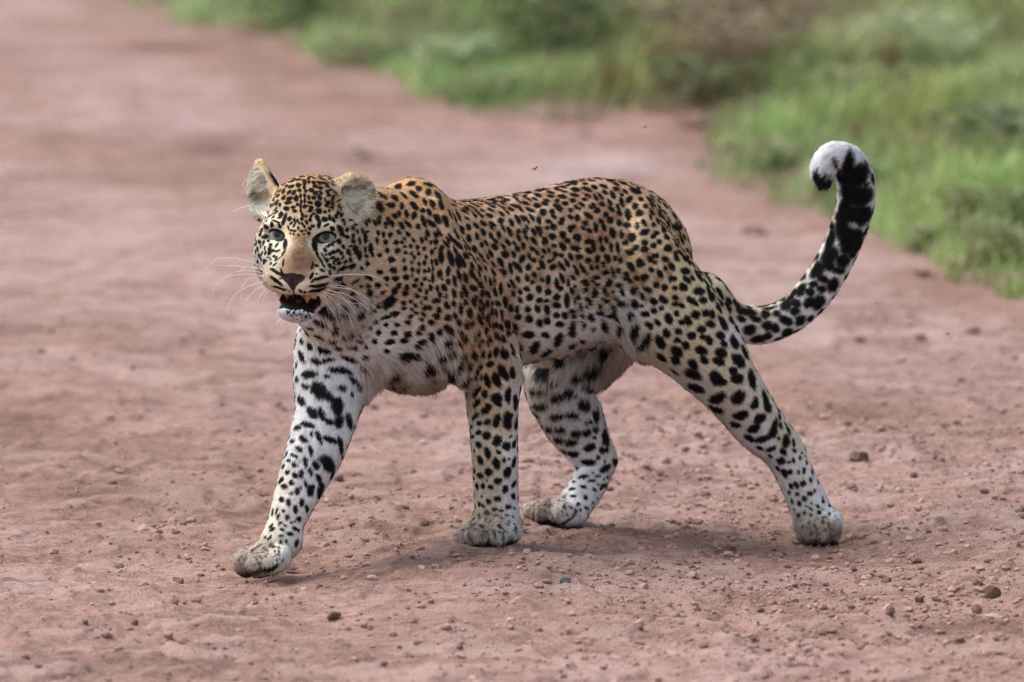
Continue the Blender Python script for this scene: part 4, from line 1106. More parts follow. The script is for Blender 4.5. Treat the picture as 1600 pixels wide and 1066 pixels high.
def paint(P, NR, edge=0.0):
    col, black, ink = coat(P, NR, edge)
    q, rim, nose, lip, inner = head_zones(P)
    ez = ear_zone(q)
    for k, e in enumerate(ez):
        ins = (e < 1.0) & (q[:, 1] > 20)
        col[ins] = lin([226, 200, 160]) * 0.95
        black[ins] = 0
    # rims and backs of the ears
    for sx, ex in ((1, ez[0]), (-1, ez[1])):
        er = (q[:, 0] * sx > 42) & (q[:, 1] > 56) & (q[:, 2] < 10) & (q[:, 2] > -85) & (ex >= 1.0) & (ex < 3.4) & (np.abs(q[:, 0]) < 125)
        col[er] = lin([208, 180, 146]) * 0.9
        ty, tz, cc = (18, 0, (66, 68, -40)) if sx > 0 else (-28, 13, (-76, 78, -38))
        E = np.array(Matrix.Rotation(math.radians(tz), 3, 'Z') @ Matrix.Rotation(math.radians(ty), 3, 'Y'))
        back = ((q - np.array(cc)) @ E)[:, 2]
        black[er] = smoothstep(6, 0, back[er]) * smoothstep(100, 92, q[er, 1]) if sx < 0 else smoothstep(-3, -9, back[er])
    col = col * (1 - black[:, None]) + ink * black[:, None]
    for (fx, fy, fY), rr, ax in PAWS:
        c0 = W(fx, fy, fY)
        d = np.sqrt(((P - c0) ** 2).sum(1)) / (rr * M)
        w = smoothstep(1.25, 0.75, d)
        if w.max() <= 0:
            continue
        grain = smoothstep(0.0, 0.6, 0.7 * vnoise(P * 620, 77) + 0.7 * vnoise(P * 1300, 78)) * 0.6
        soil = (0.62 * w * (0.55 + grain))[:, None]
        col = col * (1 - 0.5 * grain * w)[:, None] * (1 - soil) + np.array([0.36, 0.245, 0.195]) * soil
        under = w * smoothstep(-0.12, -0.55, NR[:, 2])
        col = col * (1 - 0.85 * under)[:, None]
    col[lip] = [0.006, 0.0055, 0.0065]
    col[inner] = [0.035, 0.014, 0.011]
    deep = inner & (q[:, 2] < 40)
    col[deep] = [0.02, 0.008, 0.007]
    col[rim] = [0.012, 0.011, 0.012]
    col[nose] = [0.050, 0.031, 0.034]
    return col, (rim | nose | lip | inner), q, ez


# ------------------------------------------------------------------ materials
def mat_new(name):
    m = bpy.data.materials.new(name)
    m.use_nodes = True
    n, l = m.node_tree.nodes, m.node_tree.links
    return m, n, l, n['Principled BSDF']


m_skin, n_, l_, p_ = mat_new('leopard skin')
at = n_.new('ShaderNodeAttribute'); at.attribute_name = 'coat'
nz = n_.new('ShaderNodeTexNoise'); nz.inputs['Scale'].default_value = 900
bp = n_.new('ShaderNodeBump'); bp.inputs['Strength'].default_value = 0.12; bp.inputs['Distance'].default_value = 0.001
l_.new(nz.outputs['Fac'], bp.inputs['Height'])
l_.new(bp.outputs[0], p_.inputs['Normal'])
l_.new(at.outputs['Color'], p_.inputs['Base Color'])
at2 = n_.new('ShaderNodeAttribute'); at2.attribute_name = 'bare'
mr = n_.new('ShaderNodeMapRange'); mr.inputs['To Min'].default_value = 0.8; mr.inputs['To Max'].default_value = 0.5
l_.new(at2.outputs['Fac'], mr.inputs['Value'])
l_.new(mr.outputs[0], p_.inputs['Roughness'])
p_.inputs['Specular IOR Level'].default_value = 0.10

m_fur, n_, l_, p_ = mat_new('leopard fur')
n_.remove(p_)
out = n_['Material Output']
at = n_.new('ShaderNodeAttribute'); at.attribute_name = 'fur_colour'
an = n_.new('ShaderNodeAttribute'); an.attribute_name = 'lie'
df = n_.new('ShaderNodeBsdfDiffuse')
gl = n_.new('ShaderNodeBsdfGlossy'); gl.inputs['Roughness'].default_value = 0.5
gl.inputs['Color'].default_value = (1, 1, 1, 1)
mx = n_.new('ShaderNodeMixShader'); mx.inputs[0].default_value = 0.012
l_.new(at.outputs['Color'], df.inputs['Color'])
l_.new(an.outputs['Vector'], df.inputs['Normal'])
l_.new(df.outputs[0], mx.inputs[1]); l_.new(gl.outputs[0], mx.inputs[2])
l_.new(mx.outputs[0], out.inputs['Surface'])

# ------------------------------------------------------------------ the leopard itself
leopard = bpy.data.objects.new('leopard', None)
scene.collection.objects.link(leopard)
leopard.location = (0, 0, 0)
leopard['label'] = 'spotted leopard striding across the dirt road with raised curled tail and open mouth'
leopard['category'] = 'leopard'


def part(name, me, parent, mat=None):
    o = bpy.data.objects.new(name, me)
    scene.collection.objects.link(o)
    o.parent = parent
    if mat:
        me.materials.append(mat)
    return o


body = part('body', body_mesh, leopard, m_skin)
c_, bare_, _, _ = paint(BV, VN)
a_ = body_mesh.attributes.new('coat', 'FLOAT_COLOR', 'POINT')
a_.data.foreach_set('color', np.c_[c_, np.ones(len(c_))].astype(np.float32).ravel())
a_ = body_mesh.attributes.new('bare', 'FLOAT', 'POINT')
a_.data.foreach_set('value', bare_.astype(np.float32))
print('skin painted', round(time.time() - T0, 1))

# ---- fur
bA = np.array([b[0] for b in bones]); bB = np.array([b[1] for b in bones]); bR = np.array([b[2] for b in bones])


def lie_field(P, q):
    out = np.zeros_like(P)
    for A, B, R in zip(bA, bB, bR):
        ab = B - A
        L2 = ab @ ab
        t = np.clip(((P - A) @ ab) / L2, 0, 1)
        d = np.sqrt(((P - A - t[:, None] * ab) ** 2).sum(1)) - R
        w = np.exp(-np.clip(d + 0.02, 0, None) / 0.012) + 1e-9
        out += w[:, None] * ab / math.sqrt(L2)
    # on the head the hair runs back from the nose
    r = P - NOSE_T
    r /= np.sqrt((r * r).sum(1, keepdims=True)) + 1e-9
    r = r - 0.25 * hy - 0.3 * hz
    hd = smoothstep(-95, -35, q[:, 2]) * smoothstep(125, 95, np.abs(q[:, 0])) * smoothstep(-150, -118, q[:, 1])
    out /= np.sqrt((out * out).sum(1, keepdims=True)) + 1e-9
    out = out * (1 - hd)[:, None] + r * hd[:, None]
    return out


wt = np.ones(len(TRI))
tc = BV[TRI].mean(1)
tn = VN[TRI].mean(1)
fc = -(tn * np.array([0, CP, -SP])).sum(1)
wt *= np.where(fc > -0.25, 1.0, 0.4)
tq = head_local(tc)
wt *= np.where((tq[:, 2] > -40) & (np.abs(tq[:, 0]) < 110) & (np.abs(tq[:, 1]) < 140), 2.4, 1.0)
P, N, T_, B_ = sample(N_FUR, wt)
q, z1, z2, z3, z4 = head_zones(P)
keep = ~(z1 | z2 | z3 | z4)
P, N, q = P[keep], N[keep], q[keep]
ez = ear_zone(q)
thin = ((np.minimum(ez[0], ez[1]) < 1) & (q[:, 1] > 20)) & (rng.random(len(P)) < 0.6)
P, N, q = P[~thin], N[~thin], q[~thin]
ez = ear_zone(q)
nh = len(P)
px = to_px(P)
ln = idw(px, COAT_LEN)[:, 0] * 0.001
inside = np.zeros(nh, bool)
flow = lie_field(P, q)
flow -= N * (flow * N).sum(1, keepdims=True)
flow /= np.sqrt((flow * flow).sum(1, keepdims=True)) + 1e-9
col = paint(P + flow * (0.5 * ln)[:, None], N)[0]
for k, (e, sgn) in enumerate(zip(ez, (1, -1))):
    ins = (e < 1.0) & (q[:, 1] > 20)
    inside |= ins
    ln[ins] = rng.uniform(0.007, 0.022, ins.sum())
    fd = hx * sgn * 0.8 + hz * 0.2 + hy * (0.40 if sgn > 0 else -0.12)
    flow[ins] = fd + rng.normal(0, 0.13, (ins.sum(), 3))
    across = np.cross(hz, fd)
    tone = (np.clip(0.74 + 0.75 * vnoise(np.c_[(P[ins] @ across) * 330, (P[ins] @ fd) * 60, np.zeros(ins.sum())], 91), 0.10, 1.1) * rng.uniform(0.8, 1.1, ins.sum()))[:, None]
    col[ins] = np.minimum(lin([255, 240, 212]) * tone, 0.92)
    ed = (e >= 1.0) & (e < 2.6) & (q[:, 1] > 45) & (np.abs(q[:, 0]) > 45)
    ln[ed] = 0.004
flow -= N * (flow * N).sum(1, keepdims=True)
flow /= np.sqrt((flow * flow).sum(1, keepdims=True)) + 1e-9
# locks: slow wander of direction and lift
side = np.cross(N, flow)
wan = vnoise(P * 70, 21) * 0.35 + vnoise(P * 190, 22) * 0.22 + rng.normal(0, 0.13, nh)
lift = 0.34 + 0.16 * vnoise(P * 120, 23) + rng.normal(0, 0.07, nh)
lift = np.clip(lift, 0.12, 0.8) + 0.25 * np.clip((ln - 0.010) / 0.012, 0, 1)
lift[inside] += 0.12
# tufts: hairs of one little cell share their lift, lean and tone and lean together
cell = np.floor((P + 0.0016 * np.stack([vnoise(P * 500, 61), vnoise(P * 500, 62), vnoise(P * 500, 63)], -1)) / 0.0034).astype(np.int64)
t1, t2, t3 = hash3(cell, 5), hash3(cell, 6), hash3(cell, 7)
wan = wan + (t2 - 0.5) * 0.55
lift = lift + (t3 - 0.5) * 0.34
lift = np.clip(lift, 0.08, 1.2)
d0 = flow + side * wan[:, None]
d0 /= np.sqrt((d0 * d0).sum(1, keepdims=True))
ln = ln * rng.uniform(0.7, 1.2, nh)
gain = rng.normal(1.0, 0.13, nh) + (t1 - 0.5) * 0.50 * (1 + 0.10 * vnoise(P * 45, 31))
agouti = rng.random(nh) < 0.06
warm = (col[:, 0] > col[:, 2] * 1.5) & agouti
gain[warm] *= 0.6
col = np.clip(col * np.clip(gain, 0.5, 1.4)[:, None], 0, 0.9)
# dusty paws
ss = np.array([0.0, 0.4, 0.75, 1.0])
pts = np.zeros((nh, 4, 3), np.float32)
down = np.array([0, 0, -1.0])
long_ = np.clip((ln - 0.012) / 0.01, 0, 1)[:, None]
for j, s in enumerate(ss):
    pts[:, j] = P + ln[:, None] * (d0 * (s * (1 - 0.12 * s)) + N * (lift * (s - 0.55 * s * s))[:, None] + down * (0.45 * s * s) * long_) - N * 0.0004
rad = np.clip(0.00019 * (0.7 + ln / 0.02), 0.00013, 0.00034)[:, None] * np.array([1.0, 0.95, 0.7, 0.25])
fur = bpy.data.hair_curves.new('fur')
fur.add_curves([4] * nh)
fur.attributes['position'].data.foreach_set('vector', pts.ravel())
(fur.attributes.get('radius') or fur.attributes.new('radius', 'FLOAT', 'POINT')).data.foreach_set('value', rad.astype(np.float32).ravel())
fur.attributes.new('fur_colour', 'FLOAT_COLOR', 'CURVE').data.foreach_set('color', np.c_[col, np.ones(nh)].astype(np.float32).ravel())
ln_ = N * 0.85 + d0 * 0.15 + rng.normal(0, 0.12, (nh, 3))
ln_ /= np.sqrt((ln_ * ln_).sum(1, keepdims=True))
fur.attributes.new('lie', 'FLOAT_VECTOR', 'CURVE').data.foreach_set('vector', ln_.astype(np.float32).ravel())
fur_ob = part('fur', fur, leopard, m_fur)
fur_ob['kind'] = 'stuff'
print('fur', nh, round(time.time() - T0, 1))
# ------------------------------------------------------------------ eyes, teeth, tongue, whiskers
def lathe_sphere(name, r, nu=40, nv=24):
    V, F = [], []
    for i in range(nv + 1):
        th = math.pi * i / nv
        for j in range(nu):
            ph = 2 * math.pi * j / nu
            V.append((r * math.sin(th) * math.cos(ph), r * math.sin(th) * math.sin(ph), r * math.cos(th)))
    for i in range(nv):
        for j in range(nu):
            a, b = i * nu + j, i * nu + (j + 1) % nu
            F.append((a, a + nu, b + nu, b))
    return make_mesh(name, V, F)


m_eye, n_, l_, p_ = mat_new('leopard eye')
tcn = n_.new('ShaderNodeTexCoord')
sep = n_.new('ShaderNodeSeparateXYZ')
l_.new(tcn.outputs['Object'], sep.inputs[0])
vl = n_.new('ShaderNodeVectorMath'); vl.operation = 'LENGTH'
cb = n_.new('ShaderNodeCombineXYZ')
l_.new(sep.outputs[0], cb.inputs[0]); l_.new(sep.outputs[1], cb.inputs[1])
l_.new(cb.outputs[0], vl.inputs[0])
rmp = n_.new('ShaderNodeValToRGB')
dv = n_.new('ShaderNodeMath'); dv.operation = 'DIVIDE'; dv.inputs[1].default_value = 21 * M
l_.new(vl.outputs['Value'], dv.inputs[0])
nz = n_.new('ShaderNodeTexNoise'); nz.inputs['Scale'].default_value = 1500
ad = n_.new('ShaderNodeMath'); ad.operation = 'MULTIPLY_ADD'; ad.inputs[1].default_value = 0.10; 
l_.new(nz.outputs['Fac'], ad.inputs[0]); l_.new(dv.outputs[0], ad.inputs[2])
l_.new(ad.outputs[0], rmp.inputs[0])
cr = rmp.color_ramp
cr.elements[0].position, cr.elements[0].color = 0.29, (0.006, 0.006, 0.007, 1)
cr.elements[1].position, cr.elements[1].color = 0.90, (0.010, 0.010, 0.010, 1)
for pos, c in ((0.33, (0.10, 0.115, 0.07, 1)), (0.43, (0.20, 0.225, 0.145, 1)), (0.62, (0.235, 0.265, 0.19, 1)), (0.76, (0.04, 0.047, 0.035, 1))):
    e = cr.elements.new(pos); e.color = c
l_.new(rmp.outputs[0], p_.inputs['Base Color'])
p_.inputs['Roughness'].default_value = 0.35
p_.inputs['Specular IOR Level'].default_value = 0.25
p_.inputs['Coat Weight'].default_value = 0.18
p_.inputs['Coat Roughness'].default_value = 0.04
eye_me = lathe_sphere('eye', 18 * M)
eye_me.materials.append(m_eye)
for e, (dx, dy) in zip(EYES, ((-0.06, 0.16), (0.22, 0.14))):
    o = part('eye', eye_me, leopard)
    f = hz + dx * hx + dy * hy
    f /= np.linalg.norm(f)
    r = np.cross(hy, f); r /= np.linalg.norm(r)
    u = np.cross(f, r)
    o.matrix_world = Matrix(np.r_[np.c_[np.stack([r, u, f], 1), HL(e[0] + (0.5 if e[0] < 0 else -3.0), e[1] - 0.5, EYE_Z)], [[0, 0, 0, 1]]].tolist())


def tube(name, pts, radii, nu=6, capped=True):
    pts = np.asarray(pts, float)
    V, F = [], []
    up = np.array([0.1, 0.2, 1.0])
    for i, p in enumerate(pts):
        t = pts[min(i + 1, len(pts) - 1)] - pts[max(i - 1, 0)]
        t /= np.linalg.norm(t) + 1e-12
        a = np.cross(t, up); a /= np.linalg.norm(a) + 1e-12
        b = np.cross(t, a)
        for j in range(nu):
            th = 2 * math.pi * j / nu
            V.append(p + radii[i] * (a * math.cos(th) + b * math.sin(th)))
    for i in range(len(pts) - 1):
        for j in range(nu):
            a, b = i * nu + j, i * nu + (j + 1) % nu
            F.append((a, b, b + nu, a + nu))
    if capped:
        F.append(tuple(range(nu))[::-1]); F.append(tuple(range((len(pts) - 1) * nu, len(pts) * nu)))
    return make_mesh(name, V, F)


m_tooth, n_, l_, p_ = mat_new('stained ivory')
tcn = n_.new('ShaderNodeTexNoise'); tcn.inputs['Scale'].default_value = 260
rm = n_.new('ShaderNodeValToRGB')
rm.color_ramp.elements[0].color = (0.20, 0.085, 0.028, 1); rm.color_ramp.elements[1].color = (0.33, 0.16, 0.06, 1)
l_.new(tcn.outputs['Fac'], rm.inputs[0]); l_.new(rm.outputs[0], p_.inputs['Base Color'])
p_.inputs['Roughness'].default_value = 0.35
m_tongue, n_, l_, p_ = mat_new('tongue')
tcn = n_.new('ShaderNodeTexNoise'); tcn.inputs['Scale'].default_value = 500
rm = n_.new('ShaderNodeValToRGB')
rm.color_ramp.elements[0].color = (0.10, 0.028, 0.020, 1); rm.color_ramp.elements[1].color = (0.22, 0.075, 0.055, 1)
l_.new(tcn.outputs['Fac'], rm.inputs[0]); l_.new(rm.outputs[0], p_.inputs['Base Color'])
p_.inputs['Roughness'].default_value = 0.3
m_white, n_, l_, p_ = mat_new('whisker white')
tcn = n_.new('ShaderNodeTexNoise'); tcn.inputs['Scale'].default_value = 90
rm = n_.new('ShaderNodeValToRGB')
rm.color_ramp.elements[0].color = (0.72, 0.70, 0.68, 1); rm.color_ramp.elements[1].color = (0.88, 0.87, 0.86, 1)
l_.new(tcn.outputs['Fac'], rm.inputs[0]); l_.new(rm.outputs[0], p_.inputs['Base Color'])
p_.inputs['Roughness'].default_value = 0.4

for a, b, r0 in (((-13, -87, 54), (-13.5, -98, 55), 5.6), ((18, -90, 52), (18.5, -103, 53), 6.0)):
    pts = [HL(a[0] + (b[0] - a[0]) * t, a[1] + (b[1] - a[1]) * t, a[2] + (b[2] - a[2]) * t + 3 * math.sin(t * 2)) for t in np.linspace(0, 1, 7)]
    part('tooth', tube('tooth', pts, [M * r0 * (1 - t ** 1.5 * 0.9) for t in np.linspace(0, 1, 7)], 12), leopard, m_tooth)
for k in range(5):
    x = -6 + 4.5 * k
    pts = [HL(x, -110, 58), HL(x, -106.5, 58), HL(x, -105, 58)]
    part('tooth', tube('tooth', pts, [M * 1.6, M * 1.3, M * 0.6], 8), leopard, m_tooth)
tp = [HL(2, -103, 6 + 40 * t) + np.array([0, 0, -0.002 * t]) for t in np.linspace(0, 1, 9)]
part('tongue', tube('tongue', tp, [M * 9 * math.sqrt(max(0.02, 1 - (t * 1.0) ** 4)) for t in np.linspace(0, 1, 9)], 16), leopard, m_tongue)

HZ = (320, 230, 3.675)
WHISK = [
    (-50, -62, 50, [(300, 675), (200, 642), (100, 637), (50, 655), (2, 704)]), (-50, -64, 50, [(340, 700), (200, 685), (60, 675), (12, 652)]),
    (-50, -68, 50, [(360, 745), (250, 730), (130, 745), (60, 800), (35, 870)]), (-48, -62, 52, [(358, 722), (300, 697), (230, 690), (190, 725)]),
    (-46, -72, 52, [(370, 745), (270, 748), (215, 800), (205, 882)]), (-46, -74, 52, [(365, 768), (270, 792), (180, 840), (140, 900), (125, 972)]),
    (-44, -76, 54, [(370, 790), (310, 810), (260, 850), (230, 890)]), (-42, -78, 54, [(376, 800), (340, 830), (310, 870), (298, 905)]),
    (-40, -80, 54, [(382, 808), (350, 840), (333, 884)]), (-26, -122, 50, [(470, 965), (430, 990), (408, 1022)]), (-64, 20, -10, [(292, 338), (220, 345), (158, 372)]),
    (-76, -70, -10, [(300, 612), (280, 640), (275, 660)]),
    (44, -62, 50, [(700, 745), (850, 730), (980, 745), (1062, 792)]), (40, -78, 52, [(690, 830), (780, 865), (850, 930), (890, 1042)]),
    (42, -76, 52, [(700, 820), (800, 842), (900, 900), (1000, 985)]), (46, -72, 50, [(720, 800), (850, 822), (950, 885), (1020, 985)]),
    (34, -82, 54, [(662, 840), (730, 905), (770, 1032)]), (40, -80, 52, [(690, 860), (722, 930), (748, 972), (780, 1034)]),
    (38, -80, 54, [(680, 830), (760, 900), (830, 970), (848, 1052)]), (46, -76, 50, [(720, 822), (780, 850), (832, 892), (962, 905)]),
    (30, -84, 54, [(652, 850), (692, 890), (712, 952)]), (70, -40, 0, [(868, 650), (905, 682), (962, 718)]), (44, -70, 50, [(712, 790), (800, 800), (880, 842), (940, 905)]),
    (-48, -66, 52, [(350, 730), (270, 712), (180, 715), (110, 748)]),
]
for x, y, z, path in WHISK:
    root = HL(x, y, z)
    pp = [(HZ[0] + a / HZ[2], HZ[1] + b / HZ[2]) for a, b in path]
    w = [W(p[0], p[1], root[1] + (0.05 if x > 0 else -0.015) * k / len(pp) - 0.004) for k, p in enumerate(pp)]
    s = spline([root + (w[0] - root) * 0.0] + w[0:], 7)
    s = s[1:] if np.linalg.norm(root - w[0]) > 0.02 else s
    n = len(s)
    part('whisker', tube('whisker', s, [0.00062 * (1 - 0.8 * (i / n) ** 1.3) for i in range(n)], 5), leopard, m_white)
print('face parts', round(time.time() - T0, 1))
# ------------------------------------------------------------------ the dirt road and the grassy bank
EDGE_PX = [(-900, -150), (-300, -95), (60, -45), (215, 0), (300, 25), (430, 62), (500, 95), (600, 122), (700, 162), (760, 184), (850, 190), (950, 186), (1010, 176), (1085, 180), (1112, 205), (1150, 240),
           (1180, 275), (1230, 303), (1330, 350), (1430, 385), (1500, 408), (1530, 440), (1600, 458), (1760, 500), (2300, 600)]
EDGE = np.array([G(x, y)[:2] for x, y in EDGE_PX])


def bank_d(P):
    """metres beyond the edge of the road (negative on the road)"""
    best = np.full(len(P), 1e9)
    sgn = np.ones(len(P))
    for a, b in zip(EDGE[:-1], EDGE[1:]):
        ab = b - a
        t = np.clip(((P - a) @ ab) / (ab @ ab), 0, 1)
        v = P - a - t[:, None] * ab
        d = np.sqrt((v * v).sum(1))
        m = d < best
        best[m] = d[m]
        sgn[m] = np.sign(ab[0] * v[m, 1] - ab[1] * v[m, 0])
    return best * sgn


def n2(P, f, seed, stretch=1.0):
    return vnoise(np.c_[P[:, 0] * f, P[:, 1] * f * stretch, np.full(len(P), seed * 3.7)], seed)


FEET = []
for (px, py, Y), dz in (((755, 855, -0.185), 0.0), ((865, 822, 0.165), 0.0), ((1286, 852, 0.205), -0.002), ((400, 905, -0.43), -0.012)):
    p = W(px, py, Y)
    FEET.append((p[0], p[1], p[2] + dz))
FEET = np.array(FEET)


def base_h(P):
    x, y = P[:, 0], P[:, 1]
    h = 0.022 * np.exp(-((x + 0.02) / 0.30) ** 2 - ((y + 0.35) / 0.55) ** 2)
    h -= 0.030 * np.exp(-((x - 0.55) / 0.35) ** 2 - ((y - 0.15) / 0.45) ** 2)
    h += 0.020 * np.exp(-((x - 1.0) / 0.35) ** 2 - ((y - 0.5) / 0.8) ** 2)
    h += 0.030 * n2(P, 0.7, 41) + 0.008 * n2(P, 2.3, 42)
    d = bank_d(P)
    h += 0.16 * np.clip(d, 0, 40) * smoothstep(0, 2.0, d) * smoothstep(60, 5, d) + 0.05 * smoothstep(-0.12, 0.30, d)
    h += 0.05 * n2(P, 1.6, 47) * smoothstep(0, 0.6, d)
    return h, d


_r0, _ = base_h(FEET[:, :2])
_K = np.exp(-((FEET[:, None, :2] - FEET[None, :, :2]) ** 2).sum(-1) / 0.22 ** 2)
_wt = np.linalg.solve(_K, FEET[:, 2] - _r0)


def soft_h(P):
    h, d = base_h(P)
    k = np.exp(-((P[:, None, :] - FEET[None, :, :2]) ** 2).sum(-1) / 0.22 ** 2)
    return h + k @ _wt, d


def ground_h(P):
    h, d = soft_h(P)
    road = smoothstep(0.25, -0.1, d)
    flat = np.exp(-((P[:, None, :] - FEET[None, :3, :2]) ** 2).sum(-1) / 0.05 ** 2).max(1)
    amp = (1 - 0.8 * flat) * (0.35 + 0.65 * road)
    wx = P + 0.05 * np.c_[n2(P, 5, 51), n2(P, 5, 52)]
    r = 0.0060 * n2(wx, 7, 43) + 0.0040 * n2(wx, 19, 44, 1.3)
    near = smoothstep(3.2, 1.0, P[:, 1])
    slab = n2(wx, 11, 48, 1.5)
    r += 0.0045 * smoothstep(6, 2, P[:, 1]) * smoothstep(0.10, 0.22, slab)                       # flakes of harder crust, a few mm proud
    r += near * (0.0022 * n2(wx, 46, 45) + 0.0016 * np.abs(n2(wx, 90, 46)))
    lump = n2(wx, 28, 49)
    r += near * 0.004 * smoothstep(0.35, 0.6, lump)
    return h + 1.5 * r * amp, d


def ramp(lo, hi, step, far, grow):
    c = list(np.arange(lo, hi + step / 2, step))
    s = step
    while c[-1] < far:
        s *= grow
        c.append(c[-1] + s)
    s = step
    while c[0] > -far:
        s *= grow
        c.insert(0, c[0] - s)
    return np.array(c)


gx = ramp(-1.02, 1.08, 0.0062, 1.9, 1.025)
gx = np.r_[-np.cumsum(0.05 * 1.16 ** np.arange(38))[::-1] + gx[0], gx, np.cumsum(0.05 * 1.16 ** np.arange(38)) + gx[-1]]
gy = [-1.75]
while gy[-1] < 220:
    y_ = gy[-1]
    gy.append(y_ + (0.0078 if y_ < 1.1 else 0.0078 + (y_ - 1.1) * 0.0035 if y_ < 11.5 else (y_ - 11.2) * 0.14))
gy = np.r_[-np.cumsum(0.02 * 1.2 ** np.arange(32))[::-1] - 1.75, gy]
gy = gy[gy > -60]
GXX, GYY = np.meshgrid(gx, gy, indexing='ij')
GP = np.c_[GXX.ravel(), GYY.ravel()]
GZ, GD = ground_h(GP)
nx_, ny_ = len(gx), len(gy)
ii = (np.arange(nx_ - 1)[:, None] * ny_ + np.arange(ny_ - 1)[None, :]).ravel()
GF = np.stack([ii, ii + ny_, ii + ny_ + 1, ii + 1], -1)


def fast_mesh(name, V, Q, smooth=True):
    V = np.asarray(V, np.float32)
    Q = np.asarray(Q, np.int32)
    me = bpy.data.meshes.new(name)
    me.vertices.add(len(V)); me.vertices.foreach_set('co', V.ravel())
    k = Q.shape[1]
    me.loops.add(Q.size); me.loops.foreach_set('vertex_index', Q.ravel())
    me.polygons.add(len(Q))
    me.polygons.foreach_set('loop_start', np.arange(0, Q.size, k, dtype=np.int32))
    me.polygons.foreach_set('use_smooth', np.full(len(Q), smooth, bool))
    me.update(calc_edges=True)
    return me


ground_me = fast_mesh('dirt_road', np.c_[GP, GZ], GF)
a_ = ground_me.attributes.new('verge', 'FLOAT', 'POINT')
a_.data.foreach_set('value', smoothstep(-0.10, 0.35, GD + 0.12 * n2(GP, 4, 61)).astype(np.float32))
a_ = ground_me.attributes.new('lane', 'FLOAT', 'POINT')
a_.data.foreach_set('value', np.clip(-(GD + 0.22 * n2(GP, 1.3, 63) + 0.10 * n2(GP, 4.5, 64)) / 8.0, 0, 1).astype(np.float32))
_wx = GP + 0.05 * np.c_[n2(GP, 5, 51), n2(GP, 5, 52)]
a_ = ground_me.attributes.new('crust', 'FLOAT', 'POINT')
a_.data.foreach_set('value', (smoothstep(0.06, 0.26, n2(_wx, 11, 48, 1.5) + 0.25 * n2(_wx, 34, 53)) * smoothstep(-0.2, 0.35, n2(GP, 2.1, 54) + 0.2)).astype(np.float32))
ground_ob = bpy.data.objects.new('dirt_road', ground_me)
scene.collection.objects.link(ground_ob)
ground_ob['kind'] = 'structure'

m_dirt, n_, l_, p_ = mat_new('red dirt')
tcd = n_.new('ShaderNodeTexCoord')


def noise(scale, detail=4, rough=0.55, vec=None, dist=0.0):
    t = n_.new('ShaderNodeTexNoise')
    t.inputs['Scale'].default_value = scale
    t.inputs['Detail'].default_value = detail
    t.inputs['Roughness'].default_value = rough
    t.inputs['Distortion'].default_value = dist
    l_.new(vec or tcd.outputs['Object'], t.inputs['Vector'])
    return t


def rampn(src, stops):
    r = n_.new('ShaderNodeValToRGB')
    e = r.color_ramp.elements
    e[0].position, e[0].color = stops[0][0], (*stops[0][1], 1)
    e[1].position, e[1].color = stops[-1][0], (*stops[-1][1], 1)
    for p, c in stops[1:-1]:
        k = e.new(p); k.color = (*c, 1)
    l_.new(src, r.inputs[0])
    return r


def mixc(fac, a, b, kind='MIX'):
    m = n_.new('ShaderNodeMix'); m.data_type = 'RGBA'; m.blend_type = kind
    for s, v in ((0, fac), (6, a), (7, b)):
        if hasattr(v, 'is_linked') or hasattr(v, 'links'):
            l_.new(v, m.inputs[s])
        else:
            m.inputs[s].default_value = v if s == 0 else (*v, 1)
    return m.outputs[2]


mp = n_.new('ShaderNodeMapping'); mp.inputs['Scale'].default_value = (0.55, 1.0, 1.0)
l_.new(tcd.outputs['Object'], mp.inputs[0])
big = noise(1.3, 4, 0.55, mp.outputs[0], 0.6)
base = rampn(big.outputs['Fac'], [(0.30, (0.245, 0.150, 0.116)), (0.44, (0.350, 0.220, 0.176)), (0.57, (0.400, 0.256, 0.217)), (0.70, (0.425, 0.312, 0.288))]).outputs[0]
mid = noise(9, 5, 0.62, mp.outputs[0], 0.4)
c = mixc(0.75, base, rampn(mid.outputs['Fac'], [(0.30, (0.55, 0.52, 0.50)), (0.5, (0.97, 0.96, 0.95)), (0.62, (1.12, 1.13, 1.15)), (0.75, (1.40, 1.44, 1.50))]).outputs[0], 'MULTIPLY')
fin = noise(60, 6, 0.7, mp.outputs[0])
c = mixc(0.8, c, rampn(fin.outputs['Fac'], [(0.32, (0.50, 0.47, 0.45)), (0.5, (1.0, 1.0, 1.0)), (0.70, (1.34, 1.35, 1.38))]).outputs[0], 'MULTIPLY')
grit = noise(330, 3, 0.6)
c = mixc(0.7, c, rampn(grit.outputs['Fac'], [(0.30, (0.46, 0.43, 0.41)), (0.47, (1, 1, 1)), (0.72, (1.28, 1.28, 1.28))]).outputs[0], 'MULTIPLY')
cr_n = n_.new('ShaderNodeAttribute'); cr_n.attribute_name = 'crust'      # pale packed flakes
crm = n_.new('ShaderNodeMath'); crm.operation = 'MULTIPLY'; crm.inputs[1].default_value = 0.55
l_.new(cr_n.outputs['Fac'], crm.inputs[0])
c = mixc(crm.outputs[0], c, (0.47, 0.335, 0.295))
ln_n = n_.new('ShaderNodeAttribute'); ln_n.attribute_name = 'lane'       # wheel tracks: worn pale strips and loose brown strips along the road
